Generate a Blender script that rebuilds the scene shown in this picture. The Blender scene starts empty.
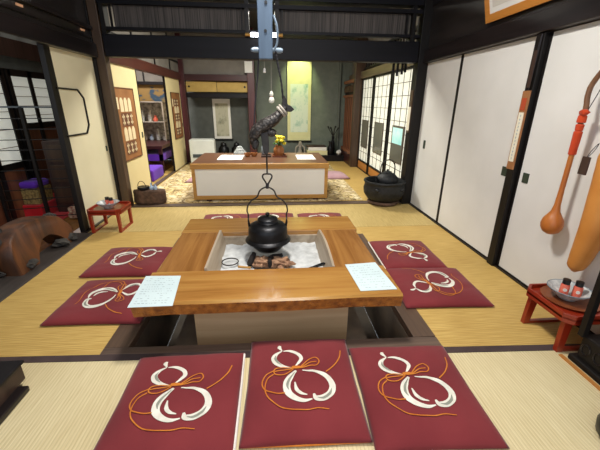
import bpy, bmesh, math, random
from mathutils import Vector, Matrix, noise
random.seed(7)
SC = bpy.context.scene
COL = SC.collection
PI = math.pi

# ------------------------------------------------------------------ materials
def lin(h):
    h = h.lstrip('#')
    v = [int(h[i:i+2], 16)/255 for i in (0, 2, 4)]
    return tuple([(c/12.92 if c <= .04045 else ((c+.055)/1.055)**2.4) for c in v] + [1])

def base(name, rough=.6, metal=0., spec=.5):
    m = bpy.data.materials.new(name); m.use_nodes = True
    nt = m.node_tree; b = nt.nodes['Principled BSDF']
    b.inputs['Roughness'].default_value = rough
    b.inputs['Metallic'].default_value = metal
    b.inputs['Specular IOR Level'].default_value = spec
    return m, nt, b

def coords(nt, scale=(1, 1, 1), rot=(0, 0, 0)):
    tc = nt.nodes.new('ShaderNodeTexCoord'); mp = nt.nodes.new('ShaderNodeMapping')
    mp.inputs['Scale'].default_value = scale; mp.inputs['Rotation'].default_value = rot
    nt.links.new(tc.outputs['Object'], mp.inputs['Vector'])
    return mp.outputs['Vector']

def ramp(nt, fac, stops):
    r = nt.nodes.new('ShaderNodeValToRGB')
    e = r.color_ramp.elements
    e[0].position, e[0].color = stops[0][0], lin(stops[0][1])
    e[1].position, e[1].color = stops[-1][0], lin(stops[-1][1])
    for p, c in stops[1:-1]:
        k = e.new(p); k.color = lin(c)
    nt.links.new(fac, r.inputs['Fac'])
    return r.outputs['Color']

def nz(nt, vec, scale=5, detail=4, rough=.5, dist=0):
    n = nt.nodes.new('ShaderNodeTexNoise')
    n.inputs['Scale'].default_value = scale; n.inputs['Detail'].default_value = detail
    n.inputs['Roughness'].default_value = rough; n.inputs['Distortion'].default_value = dist
    nt.links.new(vec, n.inputs['Vector'])
    return n.outputs['Fac']

def bump(nt, b, h, strength=.3, dist=.01):
    k = nt.nodes.new('ShaderNodeBump'); k.inputs['Strength'].default_value = strength
    k.inputs['Distance'].default_value = dist
    nt.links.new(h, k.inputs['Height']); nt.links.new(k.outputs['Normal'], b.inputs['Normal'])

def mat(name, c1, c2=None, rough=.6, metal=0., scale=6., bmp=0., spec=.5, em=0.):
    m, nt, b = base(name, rough, metal, spec)
    c2 = c2 or c1
    v = coords(nt)
    f = nz(nt, v, scale)
    col = ramp(nt, f, [(.3, c1), (.7, c2)])
    nt.links.new(col, b.inputs['Base Color'])
    if bmp: bump(nt, b, nz(nt, v, scale*5), bmp)
    if em:
        nt.links.new(col, b.inputs['Emission Color']); b.inputs['Emission Strength'].default_value = em
    return m

def wood(name, c1, c2, axis='X', rough=.4, grain=14., spec=.5, bmp=.08, c3=None):
    m, nt, b = base(name, rough, 0, spec)
    s = {'X': (.06, 1, 1), 'Y': (1, .06, 1), 'Z': (1, 1, .06)}[axis]
    v = coords(nt, s)
    f = nz(nt, v, grain, 6, .6, .6)
    st = [(.3, c1), (.68, c2)]
    if c3: st = [(.25, c3), (.42, c1), (.68, c2)]
    nt.links.new(ramp(nt, f, st), b.inputs['Base Color'])
    bump(nt, b, f, bmp, .004)
    return m

def tatami(name, c1, c2, axis='X'):
    m, nt, b = base(name, .62, 0, .35)
    rot = (0, 0, PI/2) if axis == 'X' else (0, 0, 0)
    v = coords(nt, (1, 1, 1), rot)
    w = nt.nodes.new('ShaderNodeTexWave'); w.wave_type = 'BANDS'; w.bands_direction = 'X'
    w.inputs['Scale'].default_value = 20; w.inputs['Distortion'].default_value = .25; w.inputs['Detail'].default_value = 1
    nt.links.new(v, w.inputs['Vector'])
    v2 = coords(nt, (5, 110, 1) if axis == 'X' else (110, 5, 1))
    f2 = nz(nt, v2, 1.2, 3)
    f3 = nz(nt, coords(nt), 1.6, 3)
    col = ramp(nt, f2, [(.25, c1), (.75, c2)])
    mx = nt.nodes.new('ShaderNodeMixRGB'); mx.blend_type = 'MULTIPLY'; mx.inputs['Fac'].default_value = .3
    nt.links.new(col, mx.inputs[1]); nt.links.new(ramp(nt, f3, [(.3, '#c8b890'), (.7, '#ffffff')]), mx.inputs[2])
    mx2 = nt.nodes.new('ShaderNodeMixRGB'); mx2.blend_type = 'MULTIPLY'; mx2.inputs['Fac'].default_value = .22
    nt.links.new(mx.outputs[0], mx2.inputs[1]); nt.links.new(ramp(nt, w.outputs['Fac'], [(.0, '#9c8f70'), (.35, '#ffffff')]), mx2.inputs[2])
    nt.links.new(mx2.outputs[0], b.inputs['Base Color'])
    bump(nt, b, w.outputs['Fac'], .25, .003)
    return m

def fabric(name, c1, c2, scale=3, rough=.85, weave=300):
    m, nt, b = base(name, rough, 0, .2)
    v = coords(nt)
    nt.links.new(ramp(nt, nz(nt, v, scale, 5), [(.3, c1), (.7, c2)]), b.inputs['Base Color'])
    bump(nt, b, nz(nt, v, weave, 2), .15, .002)
    b.inputs['Sheen Weight'].default_value = .15
    return m

def emis(name, c, s):
    m = bpy.data.materials.new(name); m.use_nodes = True
    b = m.node_tree.nodes['Principled BSDF']
    b.inputs['Base Color'].default_value = lin(c); b.inputs['Emission Color'].default_value = lin(c)
    b.inputs['Emission Strength'].default_value = s
    return m

def carpet_mat():
    m, nt, b = base('carpet_pattern', .95, 0, .1)
    v = coords(nt)
    vo = nt.nodes.new('ShaderNodeTexNoise'); vo.inputs['Scale'].default_value = 5; vo.inputs['Detail'].default_value = 2
    vo.inputs['Distortion'].default_value = .7
    nt.links.new(v, vo.inputs['Vector'])
    col = ramp(nt, vo.outputs['Fac'], [(.36, '#dccfae'), (.41, '#a08868'), (.44, '#d0bb88'), (.475, '#5c4a3a'), (.505, '#ccb47c'), (.56, '#dccca4'), (.585, '#6e5844'), (.61, '#d4c092'), (.68, '#e4d8b8')])
    nt.links.new(col, b.inputs['Base Color'])
    bump(nt, b, nz(nt, v, 150, 2), .3, .004)
    return m

def screen_mat():      # gold ground with blue cloud bands
    m, nt, b = base('painted_gold', .6)
    v = coords(nt, (1, .6, 1.6))
    col = ramp(nt, nz(nt, v, 2.6, 3), [(.42, '#937440'), (.5, '#8a6e3c'), (.54, '#2c465c'), (.62, '#30495e'), (.66, '#847044')])
    nt.links.new(col, b.inputs['Base Color'])
    return m

def painting_mat(name, ground, ink, mid):
    m, nt, b = base(name, .8, 0, .1)
    v = coords(nt, (1, 1, .8))
    col = ramp(nt, nz(nt, v, 4.5, 6, .65), [(.30, ink), (.40, mid), (.5, ground), (.8, ground)])
    nt.links.new(col, b.inputs['Base Color'])
    return m

def reed_mat():
    m, nt, b = base('reed_blind', .7)
    f = nz(nt, coords(nt, (60, 60, 1.2)), 1.5, 3)
    nt.links.new(ramp(nt, f, [(.3, '#2e2927'), (.7, '#5c544f')]), b.inputs['Base Color'])
    bump(nt, b, f, .3, .003)
    return m

def glass_mat():
    m, nt, b = base('door_glass', .08, 0, .5)
    b.inputs['Base Color'].default_value = lin('#6a6a60')
    b.inputs['Roughness'].default_value = .12
    return m

def scale_mat():
    m, nt, b = base('scaled_iron', .5, .2)
    v = coords(nt)
    vo = nt.nodes.new('ShaderNodeTexVoronoi'); vo.inputs['Scale'].default_value = 60
    nt.links.new(v, vo.inputs['Vector'])
    nt.links.new(ramp(nt, vo.outputs['Distance'], [(.0, '#6a625e'), (.55, '#262220')]), b.inputs['Base Color'])
    bump(nt, b, vo.outputs['Distance'], .6, .006)
    return m

M = {}
M['tatami_mid'] = tatami('tatami_gold', '#b8954f', '#dab970', 'X')
M['tatami_far'] = tatami('tatami_back', '#b49a5c', '#d6be80', 'Y')
M['tatami_near'] = tatami('tatami_daylit', '#d2c196', '#e6d8b0', 'Y')  # paler than the other mats: cool daylight put into the colour
M['dark'] = wood('dark_lacquer', '#0a080c', '#161215', 'X', .45, 14, .3)
M['darkY'] = wood('dark_lacquer_y', '#100c0d', '#241c1b', 'Y', .28)
M['darkZ'] = wood('dark_lacquer_z', '#0b0909', '#181311', 'Z', .5, 14, .3)
M['beam'] = wood('beam_wood', '#060509', '#0e0c14', 'X', .55, 14, .25)
M['board'] = wood('dark_board', '#1a1614', '#2c2624', 'Y', .3)
M['pitwood'] = wood('pit_plank', '#413128', '#66503f', 'Y', .45)
M['pitwoodX'] = wood('pit_plank_x', '#4a3b33', '#6f5b4e', 'X', .45)
M['pitwall'] = mat('pit_wall', '#5a5046', '#786a5a', .7)
M['strip'] = wood('grey_wood', '#2e2926', '#4b433e', 'Y', .5)
M['heri'] = fabric('mat_edge', '#3a2d2c', '#4a3a38', 8)
M['table'] = wood('table_wood', '#a07038', '#b68a4a', 'X', .18, 16., .6, .04, '#8a5c2a')
M['tableY'] = wood('table_wood_y', '#8c5e30', '#a6763f', 'Y', .2, 16., .6, .05, '#744a20')
M['bark_edge'] = mat('table_edge', '#6e3a16', '#b8742e', .45, 0, 22, .7)
M['hearthbox'] = wood('hearth_panel', '#b8946c', '#c6a47e', 'X', .5)
M['liner'] = wood('liner_wood', '#8d7c68', '#b5a691', 'Y', .5)
M['ash'] = mat('ash', '#aeb0b0', '#d8dada', .95, 0, 14, .6, .1)
M['iron'] = mat('iron', '#141416', '#232326', .38, .6, 20, .12)
M['ironrough'] = mat('iron_rough', '#18191b', '#2a2b2d', .55, .3, 25, .3)
M['rod'] = mat('iron_rod', '#2a2724', '#3a3632', .5, .4)
M['char'] = mat('charcoal', '#14100e', '#2a211d', .9, 0, 30, .6)
M['lump'] = mat('singed_wood', '#86604a', '#b48e6e', .9, 0, 22, .7)
M['fish'] = scale_mat()
M['fishdark'] = mat('fish_dark', '#1b1716', '#2c2624', .5, .2, 30, .3)
M['ring'] = mat('rope_ring', '#8d857c', '#aaa195', .8)
M['rope'] = mat('dark_rope', '#1c1a1e', '#333036', .9)
M['post'] = wood('blue_lit_post', '#3a4a5e', '#4c5f74', 'Z', .5)  # grey wood with the blue of the cool light mixed into its colour
M['peg'] = wood('peg_wood', '#66788a', '#8292a2', 'X', .5)
M['red'] = fabric('red_cotton', '#6c2328', '#7e2e32')
M['white_em'] = fabric('white_brush', '#cfcabc', '#ece8dc', 20)
M['green_em'] = fabric('grey_brush', '#7d8074', '#9a9c8f', 20)
M['orange_em'] = fabric('orange_cord', '#b8651c', '#cf8030', 20)
M['piping'] = fabric('white_piping', '#d8d0c8', '#efe8e0', 20)
M['paper'] = mat('sheet_paper', '#c6d8dc', '#d2e2e5', .35, 0, 4, 0, .5)
M['ink'] = mat('grey_ink', '#94a4ac', '#a8b5ba', .7)
M['fusuma'] = mat('fusuma_paper', '#d4d3cf', '#dfdedb', .75, 0, 2.2)
M['cream'] = mat('cream_paper', '#d9d1b0', '#e3dbbc', .8, 0, 2)
M['cream2'] = mat('cream_paper_gold', '#dccb97', '#e6d7a6', .8, 0, 2)
M['green'] = mat('green_plaster', '#646a62', '#71776e', .9, 0, 7, .1)
M['slate'] = mat('slate_plaster', '#50534f', '#5c5f5b', .9, 0, 7, .1)
M['grey'] = mat('grey_plaster', '#6e6963', '#7d7871', .9, 0, 5)
M['redwood'] = wood('redwood', '#2e1316', '#43201f', 'X', .4)
M['redwoodY'] = wood('redwood_y', '#3c1a15', '#52261c', 'Y', .4)
M['redwoodZ'] = wood('redwood_z', '#3d1b1e', '#552829', 'Z', .4)
M['brownZ'] = wood('brown_post', '#3a2a20', '#54402f', 'Z', .4)
M['brownY'] = wood('brown_rail', '#4a3d2c', '#665640', 'Y', .4)
M['slat'] = wood('brown_slat', '#4e2a1a', '#774a30', 'Z', .5)
M['goldpaper'] = mat('gold_paper', '#b0924e', '#c2a45e', .7)
M['shoji'] = mat('shoji_paper', '#e4e6da', '#eceee4', .9, 0, 3, em=.3)  # faint glow stands in for daylight behind the paper
M['koshi'] = wood('koshi_board', '#a5682c', '#bd8040', 'Y', .5)
M['koshi2'] = wood('door_slat', '#6a3c26', '#8f5a3c', 'Z', .5)
M['glass'] = glass_mat()
M['view'] = mat('garden_view', '#7ec4c0', '#c8eae4', .3, 0, 5, em=.5)
M['carpet'] = carpet_mat()
M['countertop'] = wood('counter_top', '#5a3c2c', '#74503c', 'X', .3)
M['counterframe'] = wood('counter_frame', '#a87838', '#c4944e', 'X', .4)
M['white'] = mat('white_panel', '#e4e2da', '#eae8e1', .6, 0, 2)
M['whiteplastic'] = mat('white_plastic', '#d6dcd8', '#e0e5e1', .4)
M['greyplastic'] = mat('grey_plastic', '#3b4346', '#4c5558', .5)
M['scroll'] = mat('scroll_mount', '#d6d19c', '#e0dbaa', .8)
M['scrollcream'] = mat('scroll_mount_cream', '#d9d5c6', '#e2dfd2', .8)
M['paint_big'] = painting_mat('ink_landscape', '#d8e0d0', '#7fa696', '#b4ccbc')
M['paint_small'] = painting_mat('ink_branch', '#bdbaa4', '#4c4a44', '#9b9a86')
M['paint_frame'] = painting_mat('ink_print', '#c9c5bd', '#6d655e', '#a39c94')
M['callig'] = mat('calligraphy_ground', '#87582f', '#9c6a3c', .8)
M['cream_ink'] = mat('cream_ink', '#dcc9a0', '#e8d8b2', .8)
M['redlac'] = mat('red_lacquer', '#82220f', '#952e17', .3, 0, 4, 0, .6)
M['plate'] = wood('plate_wood', '#6d3418', '#8a4a24', 'X', .3)
M['china'] = mat('china', '#9aa1a4', '#dcdedb', .25, 0, 32)
M['chinarim'] = mat('china_rim', '#6f7d88', '#8d98a0', .3)
M['pinklabel'] = mat('pink_label', '#d0503e', '#e07a62', .5, 0, 40)
M['cap'] = mat('black_cap', '#0d0d0f', '#17171a', .4)
M['gourd'] = mat('gourd_skin', '#a55a22', '#bd7432', .4, 0, 4)
M['gourd2'] = mat('gourd_skin_pale', '#b8742e', '#cc8a42', .5, 0, 5)
M['stem'] = mat('gourd_stem', '#5d3c24', '#7a5233', .6, 0, 20)
M['orangecloth'] = fabric('orange_cloth', '#b03818', '#c24622', 12)
M['tagwood'] = wood('tag_wood', '#2e1f18', '#453028', 'Z', .5)
M['signwood'] = wood('sign_wood', '#8a5a34', '#a87348', 'Z', .5)
M['signpaper'] = mat('sign_paper', '#ded8c2', '#e8e3d0', .8)
M['seal'] = mat('red_seal', '#a5401e', '#b54a26', .8)
M['framegold'] = wood('frame_wood', '#b0702a', '#c6863c', 'Y', .4)
M['handle'] = mat('bronze_green', '#2f3a30', '#3d4a3d', .5, .3)
M['log'] = wood('log_wood', '#3c2416', '#6a3e20', 'Z', .5, 9, .4, .2, '#2c1a10')
M['bark'] = mat('bark', '#211f1d', '#48443f', .9, 0, 14, .9)
M['planter'] = mat('tree_stump', '#3f2e24', '#6b5040', .85, 0, 20, .8)
M['redcarpet'] = fabric('red_felt', '#b01820', '#c42028', 3)
M['purple'] = fabric('purple_cloth', '#5a28a8', '#6c3abc', 4)
M['brocade'] = mat('brocade', '#5d4a26', '#b39a5a', .7, 0, 40)
M['redpattern'] = mat('red_patterned_cloth', '#8a1818', '#d9c9a8', .8, 0, 30)
M['mauve'] = fabric('mauve_cloth', '#a8838c', '#bd98a0', 4)
M['yellow'] = mat('yellow_petal', '#d8c418', '#e8d83a', .6)
M['leaf'] = mat('leaf', '#3d6a28', '#52822f', .6)
M['basket'] = wood('vase_wood', '#8a5228', '#a86c38', 'Z', .5, 30)
M['blueglass'] = mat('blue_glass', '#8fa8c8', '#c0d0e2', .2)
M['ceil'] = wood('ceiling_board', '#17120f', '#241c17', 'X', .6)
M['brass'] = mat('brass', '#b88a48', '#d0a460', .35, .7)
M['bulb'] = emis('lamp_tube', '#eef4ff', 14)
M['warm'] = emis('lit_gap', '#b88a68', .35)
M['mixed'] = mat('mixed_items', '#6a6862', '#d8d6d0', .6, 0, 14)
M['goldscreen'] = screen_mat()
M['reed'] = reed_mat()

# ------------------------------------------------------------------ mesh builder
W = {}     # world origin of every object
class MB:
    def __init__(s): s.bm = bmesh.new(); s.mi = 0
    def m(s, i): s.mi = i; return s
    def _face(s, vs):
        try:
            f = s.bm.faces.new(vs); f.material_index = s.mi; return f
        except ValueError: return None
    def box(s, x0, x1, y0, y1, z0, z1, M4=None):
        p = [Vector((x, y, z)) for z in (z0, z1) for y in (y0, y1) for x in (x0, x1)]
        return s.hexa(p, M4)
    def hexa(s, p, M4=None):
        if M4: p = [M4 @ Vector(q) for q in p]
        v = [s.bm.verts.new(q) for q in p]
        for f in ((0, 2, 3, 1), (4, 5, 7, 6), (0, 1, 5, 4), (2, 6, 7, 3), (0, 4, 6, 2), (1, 3, 7, 5)):
            s._face([v[i] for i in f])
        return s
    def bar(s, a, b, w, d, up=(0, 0, 1)):
        a, b = Vector(a), Vector(b); t = (b-a).normalized(); u = Vector(up)
        x = t.cross(u)
        if x.length < 1e-4: x = t.cross(Vector((0, 1, 0)))
        x.normalize(); y = x.cross(t)
        p = []
        for e in (a, b):
            for j in (-1, 1):
                for i in (-1, 1): p.append(e+x*w/2*i+y*d/2*j)
        return s.hexa(p)
    def tube(s, pts, r, n=8, closed=False, sy=1., up=(0, 0, 1)):
        pts = [Vector(p) for p in pts]; N = len(pts)
        rs = r if isinstance(r, (list, tuple)) else [r]*N
        rings = []; px = None
        for i, p in enumerate(pts):
            if closed: t = pts[(i+1) % N]-pts[i-1]
            else: t = pts[min(i+1, N-1)]-pts[max(i-1, 0)]
            t.normalize()
            if px is None:
                x = t.cross(Vector(up))
                if x.length < 1e-3: x = t.cross(Vector((0, 1, 0)))
            else: x = px-t*px.dot(t)
            x.normalize(); px = x; y = t.cross(x)
            rings.append([s.bm.verts.new(p+rs[i]*(x*math.cos(2*PI*k/n)*sy+y*math.sin(2*PI*k/n))) for k in range(n)])
        for i in range(N if closed else N-1):
            a, b = rings[i], rings[(i+1) % N]
            for k in range(n): s._face([a[k], a[(k+1) % n], b[(k+1) % n], b[k]])
        if not closed: s._face(rings[0][::-1]); s._face(rings[-1])
        return s
    def lathe(s, prof, c=(0, 0, 0), n=28, M4=None, sx=1, sy=1):
        c = Vector(c); rings = []
        for r, z in prof:
            if r < 1e-5:
                q = [Vector((0, 0, z))]
            else: q = [Vector((r*sx*math.cos(2*PI*k/n), r*sy*math.sin(2*PI*k/n), z)) for k in range(n)]
            if M4: q = [M4 @ k for k in q]
            rings.append([s.bm.verts.new(c+k) for k in q])
        for a, b in zip(rings, rings[1:]):
            for k in range(n):
                k2 = (k+1) % n
                if len(a) == 1 and len(b) == 1: continue
                if len(a) == 1: s._face([a[0], b[k2], b[k]])
                elif len(b) == 1: s._face([a[k], a[k2], b[0]])
                else: s._face([a[k], a[k2], b[k2], b[k]])
        if len(rings[0]) > 1: s._face(rings[0][::-1])
        if len(rings[-1]) > 1: s._face(rings[-1])
        return s
    def prism(s, poly, fn, t0, t1):
        a = [s.bm.verts.new(fn(u, v, t0)) for u, v in poly]
        b = [s.bm.verts.new(fn(u, v, t1)) for u, v in poly]
        n = len(poly)
        s._face(a[::-1]); s._face(b)
        for k in range(n): s._face([a[k], a[(k+1) % n], b[(k+1) % n], b[k]])
        return s
    def ball(s, c, r, sub=2, sc=(1, 1, 1), jit=0., fine=0.):
        t = bmesh.new(); bmesh.ops.create_icosphere(t, subdivisions=sub, radius=1)
        mp = {}
        sd = random.random()*50
        for v in t.verts:
            k = 1+jit*noise.noise(v.co*2.2+Vector((sd, 0, 0)))+fine*noise.noise(v.co*7+Vector((sd, 3, 0)))
            mp[v.index] = s.bm.verts.new(Vector(c)+Vector((v.co.x*sc[0], v.co.y*sc[1], v.co.z*sc[2]))*r*k)
        for f in t.faces: s._face([mp[v.index] for v in f.verts])
        t.free(); return s
    def ribbon(s, pts, ws, fn, n=6, cap=True):
        P = crom([Vector((p[0], p[1], 0)) for p in pts], n)
        N = len(P); L = []
        for i, p in enumerate(P):
            t = P[min(i+1, N-1)]-P[max(i-1, 0)]
            if t.length < 1e-6: t = Vector((1, 0, 0))
            t.normalize(); nn = Vector((-t.y, t.x, 0))
            u = i/(N-1)*(len(ws)-1); k = min(int(u), len(ws)-2); w = (ws[k]+(ws[k+1]-ws[k])*(u-k))*.88
            L.append([s.bm.verts.new(fn(*(p+nn*w*q).to_2d())) for q in (-.5, 0, .5)])
        for a, b in zip(L, L[1:]):
            for k in (0, 1): s._face([a[k+1], a[k], b[k], b[k+1]])
        return s
    def build(s, name, mats, parent=None, smooth=False, bevel=0., seg=2, origin=None, fix=True):
        if fix: bmesh.ops.recalc_face_normals(s.bm, faces=s.bm.faces)
        if not isinstance(mats, (list, tuple)): mats = [mats]
        if origin is None:
            if parent is not None: origin = W[parent.name]
            else:
                xs = [v.co for v in s.bm.verts]
                lo = Vector([min(v[i] for v in xs) for i in range(3)]); hi = Vector([max(v[i] for v in xs) for i in range(3)])
                origin = Vector(((lo.x+hi.x)/2, (lo.y+hi.y)/2, lo.z))
        origin = Vector(origin)
        for v in s.bm.verts: v.co -= origin
        me = bpy.data.meshes.new(name); s.bm.to_mesh(me); s.bm.free()
        for m in mats: me.materials.append(M[m] if isinstance(m, str) else m)
        if smooth:
            for p in me.polygons: p.use_smooth = True
            if smooth != 'all':
                try: me.set_sharp_from_angle(angle=math.radians(45))
                except Exception: pass
        o = bpy.data.objects.new(name, me); COL.objects.link(o)
        if parent is not None:
            o.parent = parent; o.location = origin-W[parent.name]
        else: o.location = origin
        W[o.name] = origin
        if bevel:
            b = o.modifiers.new('bevel', 'BEVEL'); b.width = bevel; b.segments = seg; b.limit_method = 'ANGLE'
        return o

def crom(P, n):
    if len(P) < 3: return P
    out = []
    Q = [P[0]*2-P[1]]+list(P)+[P[-1]*2-P[-2]]
    for i in range(1, len(Q)-2):
        a, b, c, d = Q[i-1:i+3]
        for k in range(n):
            t = k/n
            out.append(.5*((2*b)+(c-a)*t+(2*a-5*b+4*c-d)*t*t+(3*b-a-3*c+d)*t**3))
    out.append(P[-1]); return out
def cr3(pts, n=6): return crom([Vector(p) for p in pts], n)

def tag(o, label, cat, group=None, kind=None):
    o['label'] = label; o['category'] = cat
    if group: o['group'] = group
    if kind: o['kind'] = kind
    return o
def thing(name, loc, label, cat, group=None):
    o = bpy.data.objects.new(name, None); COL.objects.link(o); o.location = loc; o.empty_display_size = .05
    W[o.name] = Vector(loc)
    return tag(o, label, cat, group)
def struct(o): o['kind'] = 'structure'; return o
TN = [0]
def trim(mb, m, **k):
    TN[0] += 1
    return struct(mb.build('trim_%d' % TN[0], m, **k))
def dup(o, loc, rz=None, label=None, group=None):
    def cp(a, par):
        c = a.copy(); COL.objects.link(c)
        if par: c.parent = par
        for ch in a.children: cp(ch, c)
        return c
    c = cp(o, None); c.location = loc; W[c.name] = Vector(loc)
    if rz is not None: c.rotation_euler = (0, 0, rz)
    if label: c['label'] = label
    if group: c['group'] = group
    return c
def B(*a): return MB().box(*a)

# ------------------------------------------------------------------ SETTING
XR, XL, YK = 1.908, -1.968, 4.34
def yb(x): return 1.487-.0417*x          # the near mat boundary is not quite square to the room

def slab(x0, x1, ya, yb_, z0, z1):       # ya,yb_ : (y at x0, y at x1)
    return MB().hexa([(x0, ya[0], z0), (x1, ya[1], z0), (x0, yb_[0], z0), (x1, yb_[1], z0),
                      (x0, ya[0], z1), (x1, ya[1], z1), (x0, yb_[0], z1), (x1, yb_[1], z1)])
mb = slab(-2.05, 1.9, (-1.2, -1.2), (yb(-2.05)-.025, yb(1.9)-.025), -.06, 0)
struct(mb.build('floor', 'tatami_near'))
h = .022
trim(slab(-2.05, 1.9, (yb(-2.05)-h-.003, yb(1.9)-h-.003), (yb(-2.05)+h, yb(1.9)+h), -.05, .003), 'heri')
mb = slab(-1.87, -.955, (yb(-1.87)+h, yb(-.955)+h), (3.44, 3.44), -.06, 0)
struct(mb.build('floor', 'tatami_mid'))
mb = slab(.955, 1.9, (yb(.955)+h, yb(1.9)+h), (3.44, 3.44), -.06, 0)
struct(mb.build('floor', 'tatami_mid'))
struct(B(-1.94, 1.9, 3.446, YK, -.06, 0).build('floor', 'tatami_far'))
struct(B(-.955, .955, 3.23, 3.44, -.06, 0).build('floor', 'tatami_mid'))
# pit borders, walls and bottom
trim(slab(-.955, .955, (yb(-.955)+h, yb(.955)+h), (1.60, 1.56), -.05, .004), 'pitwoodX', bevel=.003)
trim(B(-.955, -.82, 1.60, 3.23, -.05, .004), 'pitwood', bevel=.003)
trim(B(.82, .955, 1.565, 3.23, -.05, .004), 'pitwood', bevel=.003)
trim(B(-.82, .82, 3.1, 3.23, -.05, .004), 'pitwoodX', bevel=.003)
for nm, a in (('wall_pit_left', (-.87, -.82, 1.5, 3.2, -.45, -.05)), ('wall_pit_right', (.82, .87, 1.5, 3.2, -.45, -.05)), ('wall_pit_front', (-.82, .82, 1.49, 1.54, -.45, -.05)),
              ('wall_pit_back', (-.82, .82, 3.1, 3.16, -.45, -.05)), ('floor', (-.82, .82, 1.5, 3.15, -.5, -.451))):
    struct(B(*a).build(nm, 'pitwall'))
# left sill of dark grey wood, floor of the room beyond
trim(B(-2.12, -1.87, yb(-1.9)+.03, 3.44, -.06, .004), 'strip', bevel=.004)
trim(B(-2.0, -1.94, 3.44, YK, -.06, .012), 'darkY')
struct(B(-6.2, -2.12, -1.2, 8.6, -.08, -.006).build('floor', 'tableY'))
# threshold, back-room floor
trim(B(-1.98, 1.9, YK, 4.46, -.06, .012), 'pitwoodX', bevel=.003)
struct(B(-2.12, 2.0, 4.46, 8.0, -.06, 0).build('floor', 'tatami_mid'))
# right wall: white sliding doors between dark frame members
def fusuma(y0, y1, hand, n):
    d = struct(B(XR, XR+.025, y0, y1, .02, 1.765).build('door_%d' % n, 'fusuma'))
    f = MB()
    f.box(XR-.004, XR+.026, y0-.011, y0+.011, .02, 1.765); f.box(XR-.004, XR+.026, y1-.011, y1+.011, .02, 1.765)
    f.box(XR-.004, XR+.026, y0, y1, .0, .022); f.build('door_frame', 'darkZ', d)
    for y, z, w, hh in hand:
        B(XR-.006, XR+.004, y-w/2, y+w/2, z-hh/2, z+hh/2).build('handle', 'handle', d, bevel=.003)
    return d
fusuma(3.52, 4.30, [(4.10, .83, .05, .1)], 1)
fusuma(2.51, 3.50, [(2.57, .79, .06, .075)], 2)
fusuma(.3, 2.40, [(2.325, .785, .06, .075)], 3)
trim(B(XR-.04, XR+.05, 2.415, 2.495, 0, 1.77), 'darkZ', bevel=.004)
trim(B(XR-.02, XR+.08, -1.2, 4.3, -.02, .012), 'darkY')
struct(B(XR+.03, XR+.09, -1.2, 4.3, -.05, 3.0).build('wall_right', 'fusuma'))
trim(B(XR-.06, XR+.03, -1.2, 4.32, 1.77, 1.91), 'darkY', bevel=.008)      # lintel rail
trim(B(XR-.02, XR+.03, -1.2, 4.32, 1.91, 3.0), 'board')
trim(B(XR-.03, XR-.02, -1.2, 4.32, 2.36, 2.42), 'darkY')
# corner posts at the back of the front room
trim(B(1.79, 1.96, 4.30, 4.45, 0, 3.0), 'darkZ', bevel=.004)
trim(B(-1.935, -1.84, 4.33, 4.45, 0, 3.0), 'brownZ', bevel=.004)
trim(B(-1.985, -1.935, 4.31, 4.45, 0, 3.0), 'darkZ', bevel=.004)
# front-room back beam and transom
trim(B(-1.83, 1.79, 4.33, 4.47, 1.775, 2.0), 'beam', bevel=.006)
trim(B(-1.83, 1.79, 4.35, 4.45, 2.045, 2.075), 'beam')
trim(B(-1.83, 1.79, 4.33, 4.47, 2.29, 2.33), 'beam')
trim(B(-1.83, 1.79, 4.33, 4.47, 2.37, 3.0), 'beam')
mb = MB()
for x in (-1.80, -.24, .10, 1.70): mb.box(x-.022, x+.022, 4.34, 4.46, 2.0, 2.37)
for x in (-1.72, -.3, .16, 1.62): mb.box(x-.008, x+.008, 4.36, 4.39, 2.07, 2.29)
trim(mb, 'darkZ')
t = struct(B(-1.70, -.26, 4.40, 4.41, 2.075, 2.29).build('window_1', 'reed'))
t = struct(B(.12, 1.67, 4.40, 4.41, 2.075, 2.29).build('window_2', 'reed'))
# left side: post, lintel, upper boards
trim(B(-2.015, -1.966, 3.445, 3.54, 0, 1.80), 'darkZ', bevel=.004)
trim(B(-2.05, -1.90, -1.2, 4.32, 1.76, 1.90), 'darkY', bevel=.008)
trim(B(-2.05, -1.95, -1.2, 4.32, 1.90, 3.0), 'board')
trim(B(-1.95, -1.91, -1.2, 4.32, 2.03, 2.07), 'darkY', bevel=.006)
trim(B(-1.95, -1.93, -1.2, 4.32, 1.95, 1.97), 'darkY')
for y in (4.16, 3.22):
    t = B(-1.948, -1.938, y-.035, y+.035, 1.995, 2.013).build('lit_slot', 'warm')
    tag(t, 'small gap of orange light in the dark upper left wall, %s' % ('near the corner post' if y > 4 else 'at the photo corner'), 'light', 'lit gaps in the upper left wall')
d = struct(B(-2.0, -1.97, 3.54, 4.31, .012, 1.765).build('door_4', 'cream'))
B(-1.974, -1.964, 4.24, 4.27, .74, .80).build('handle', 'handle', d)
mb = MB()
pl = [(3.50, 1.415), (3.86, 1.41), (3.95, 1.33), (3.95, 1.06), (3.88, .98), (3.50, .98)]
for a, b in zip(pl, pl[1:]): mb.bar((-1.966, a[0], a[1]), (-1.966, b[0], b[1]), .014, .018, (1, 0, 0))
mb.build('inset_border', 'darkZ', d)
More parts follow.
